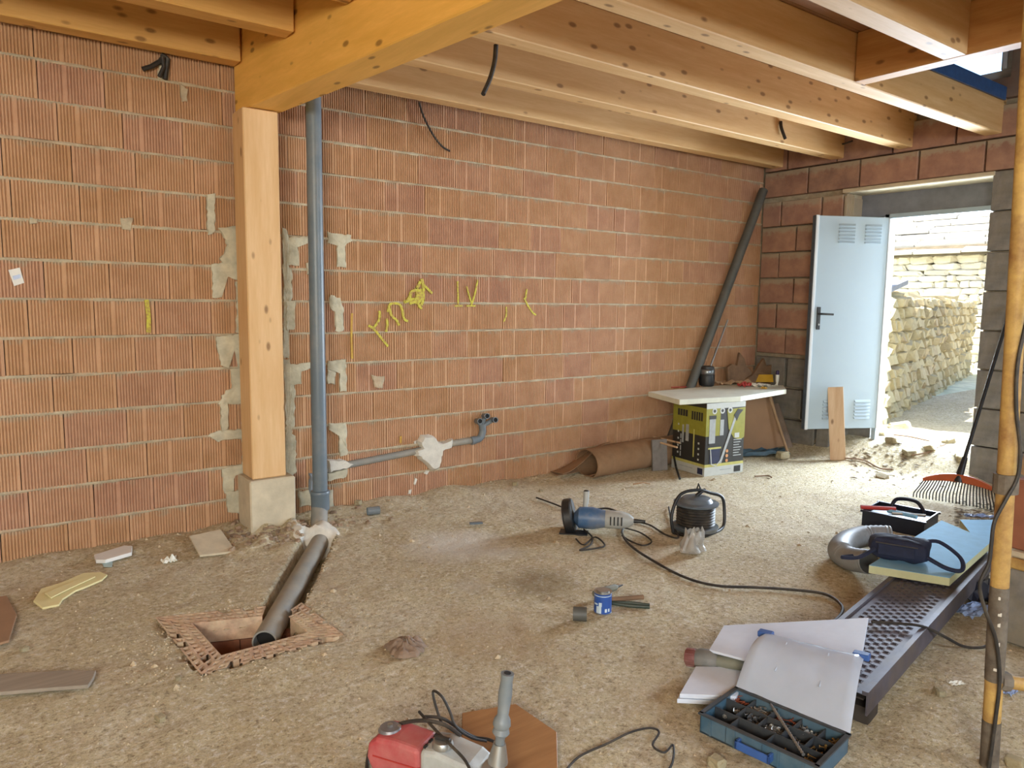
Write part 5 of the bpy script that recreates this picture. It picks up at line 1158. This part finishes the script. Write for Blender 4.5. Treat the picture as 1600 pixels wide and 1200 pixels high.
HB('side_handle',MB().tube([h0,h0.lerp(h1,.2),h0.lerp(h1,.26),h0.lerp(h1,.32),h0.lerp(h1,.36),h0.lerp(h1,.42),h0.lerp(h1,.48),h0.lerp(h1,.75),h0.lerp(h1,.9),h1],[.013,.014,.025,.021,.026,.024,.016,.020,.017,.019],16),'pvc',smooth=True)
HB('handle_hole',MB().tube([h1+(h1-h0).normalized()*.0005,h1+(h1-h0).normalized()*.002],.010,12),'dark')
M['orange_wood'] = wood_mat('orange_brown_board','#b08352','#8f6438','X',knots=False)
slab('orange_board','orange brown wooden board lying on the dirt behind the red hammer','board',[(722,1120),(806,1106),(870,1150),(872,1225),(720,1250)],.018,'orange_wood',lift=.004)
def zcable(name,label,pts,r): return cable(name,label,[G(x,y,z) for x,y,z in pts],r,sub=8,n=7)
zcable('hammer_cable','black cable wrapped over the red hammer and running off the bottom edge',[(720,1150,.13),(695,1133,.15),(662,1126,.155),(628,1130,.13),(600,1143,.08),(582,1162,.03),(574,1190,.012),(573,1225,.012)],.006)
zcable('hammer_cable','thin cable loop rising above the red hammer and its board',[(690,1130,.13),(680,1100,.17),(677,1080,.20),(690,1088,.20),(702,1110,.16),(712,1135,.12),(735,1152,.08),(760,1158,.05)],.0042)
zcable('hammer_cable','brown cable running from the hammer body past the side handle',[(660,1120,.15),(690,1122,.14),(720,1140,.10),(742,1152,.06),(765,1156,.05),(790,1170,.03),(812,1195,.02),(870,1196,.02)],.005)
zcable('hammer_cable','pale cord lying diagonally over the pale housing of the hammer',[(655,1112,.15),(680,1140,.155),(705,1165,.155),(728,1190,.14),(740,1220,.12)],.0045)
gcable('floor_cord','faint thin cord looping on the dirt left of the organizer',[(880,1206),(905,1180),(950,1160),(985,1140),(1015,1134),(1030,1140),(1020,1160),(1038,1172),(1052,1160),(1050,1190),(1030,1215)],.0035)
gcable('deck_cable','dark cable crossing the perforated deck to the yellow pole',[(1362,972,.142),(1400,974,.142),(1442,979,.142),(1478,996,.06),(1505,1007),(1535,1008),(1555,1000)],.006)

# ------------------------------------------------------------------ yellow scaffold pole on the right
M['yellow_steel'] = simple('chipped_yellow_paint','#c2a05c',.6,var=.12,scale=20,bump=.3,dirt='#7a4d2c',dirt_amt=.9)
M['rust'] = simple('rusty_grey_steel','#5f5549',.8,var=.3,scale=25,bump=.4,dirt='#8c8578',dirt_amt=.6)
A = Vector((2.45,.83,0)); B = atD(1583,560,2.12); dirp = (B-A)
def P2(p):
    d = p-Vector((0,0,H)); x, y, z = d.dot(_w(1,0,0)), d.dot(_w(0,1,0)), d.dot(_w(0,0,1)); return 800+F*x/z, 600+F*y/z, z
def onpole(py):
    lo_, hi_ = 0, 2.1
    for _ in range(40):
        m_ = (lo_+hi_)/2
        if P2(A+dirp*m_)[1] > py: lo_ = m_
        else: hi_ = m_
    return A+dirp*lo_
sp = thing('scaffold_pole','chipped yellow scaffold pole standing at the right edge of the view','scaffold pole',tuple(A))
MB().tube([A+Vector((0,0,.0)),A+dirp*.5,A+dirp*1.9],.0245,20).build('pole_tube','yellow_steel',sp,world=True,smooth=True)
MB().tube([onpole(1062),onpole(990),onpole(916)],[.0255,.027,.0255],20).build('rusty_section','rust',sp,world=True,smooth=True)
MB().tube([A,onpole(1125)],.0256,20).build('rusty_foot','rust',sp,world=True,smooth=True)
r = random.Random(31)
for i in range(5):
    c_ = onpole((935,960,975,1005,1045)[i]); tw_ = (Vector((0,0,H))-c_).normalized(); sd_ = tw_.cross(Vector((0,0,1)))
    MB().cbox((0,0,0),(.004,r.uniform(.006,.012),r.uniform(.01,.02)),frame(tuple(c_+tw_*.0265+sd_*r.uniform(-.006,.006)),tw_)).build('paint_splash','plaster',sp,world=True,bevel=.001)
cb0 = onpole(1062); dcb = atD(1700,1085,P2(cb0)[2]*1.02)-cb0
MB().tube([cb0+dcb*.06,cb0+dcb],.020,14).build('cross_tube','yellow_steel',sp,world=True,smooth=True); MB().tube([cb0+dcb*.03,cb0+dcb*.13],.030,10).build('coupler','rust',sp,world=True)
MB().tube([onpole(770),onpole(740)],.033,12).build('coupler','rust',sp,world=True)
pts = [(1545,1200),(1556,1120),(1562,1060),(1556,1000),(1540,955),(1531,915),(1545,880),(1549,850),(1554,815),(1572,780),(1590,745),(1594,700),(1588,640),(1590,570),(1604,500),(1620,420)]
cable('pole_cable','black cable winding up around the yellow scaffold pole',[atD(x,y,P2(onpole(max(y,330)))[2]-.035) for x,y in pts],.0055)
# material stack behind the pole
def vblock(name, label, cat, x0, y0, y1, q, mat, wid=.45, dep=.28, bevel=.006):
    a = atD(x0,y0,q); b = atD(x0,y1,q); z0, z1 = min(a.z,b.z), max(a.z,b.z); yv = Vector((1,0,0)); xv = Vector((0,-1,0))
    m_ = MB(Matrix(((xv.x,yv.x,0,b.x),(xv.y,yv.y,0,b.y),(0,0,1,0),(0,0,0,1)))).box((0,0,z0),(wid,dep,z1)); return tag(m_.build(name,mat,None,bevel=bevel),label,cat)
M['terracotta'] = simple('terracotta_block','#8f5b44',.9,var=.12,scale=10)
Qs = 3.05
vblock('grey_block','dusty grey block at the bottom of the stack behind the yellow pole','block',1577,1008,888,Qs,'block')
vblock('yellow_timber','yellow timber batten in the stack behind the yellow pole','timber',1573,887,870,Qs,'yellow_steel')
vblock('grey_tile','thin grey green tile under the terracotta block behind the pole','tile',1578,869.5,860,Qs,'concrete')
vblock('terracotta_block','terracotta block on top of the stack behind the yellow pole','block',1584,859.5,748,Qs,'terracotta')
q = atD(1597,742,Qs); tag(MB().tube(smooth_path([q+Vector((.05,0,.0)),q+Vector((.05,-.03,.09)),q+Vector((.08,-.02,.16)),q+Vector((.06,-.12,.19)),q+Vector((.04,-.24,.17))],4),[.045,.04,.05,.035,.04]*0+[.042]*17,8).build('gnarled_wood','kraft',None,smooth=True),'gnarled tan piece of wood standing on the terracotta block','wood')
# plastic and scraps
M['blue_film'] = simple('blue_white_film','#8fa4cc',.3,var=.15,scale=10)
p = G(1522,948,.02); crumple('blue_plastic_film','crumpled pale blue plastic film on the dirt left of the pole','film',p,.10,.06,.03,'blue_film',rot=-.2,seed=41,base=ground(p.x,p.y))
p = G(1528,915,.05); crumple('dark_bag','dark blue bag slumped between the deck and the yellow pole','bag',(p.x,p.y),.13,.13,.09,'dark_navy',rot=.2,seed=44,base=ground(p.x,p.y),fold=.6)
p = G(1494,1066,.01); crumple('white_wrapper','tiny white wrapper on the dirt between the deck and the pole','wrapper',p,.03,.012,.01,'paper',rot=-.4,seed=46,base=ground(p.x,p.y))
p = G(1575,1070,.02); crumple('clear_wrapper','blue and clear wrapper on the dirt under the yellow cross tube','wrapper',p,.05,.03,.02,'blue_film',rot=0,seed=48,base=ground(p.x,p.y))
p = G(1530,803,.02); crumple('white_scrap','white plastic scrap lying below the rake tines','scrap',p,.09,.03,.02,'blue_film',rot=-.9,seed=49,base=ground(p.x,p.y))
for (x, y, s, lb) in ((1585,1195,.05,'grey stone beside the foot of the yellow pole'),(1468,1085,.04,'reddish stone on the dirt right of the deck'),(1120,1195,.05,'grey stone below the organizer at the bottom edge')):
    p = G(x,y,0); o = D.objects.new('pebble',SB[int(x)%8]); COL.objects.link(o); o.location = (p.x,p.y,ground(p.x,p.y)+s*.25); o.scale = (s,s*.8,s*.6); o.rotation_euler = (0,0,x); tag(o,lb,'stone')
p = G(3,968,.02); slab('brown_card','torn orange brown cardboard at the left edge of the floor','cardboard',[(-20,935),(10,930),(26,960),(14,1000),(-20,1010)],.01,'cardboard')
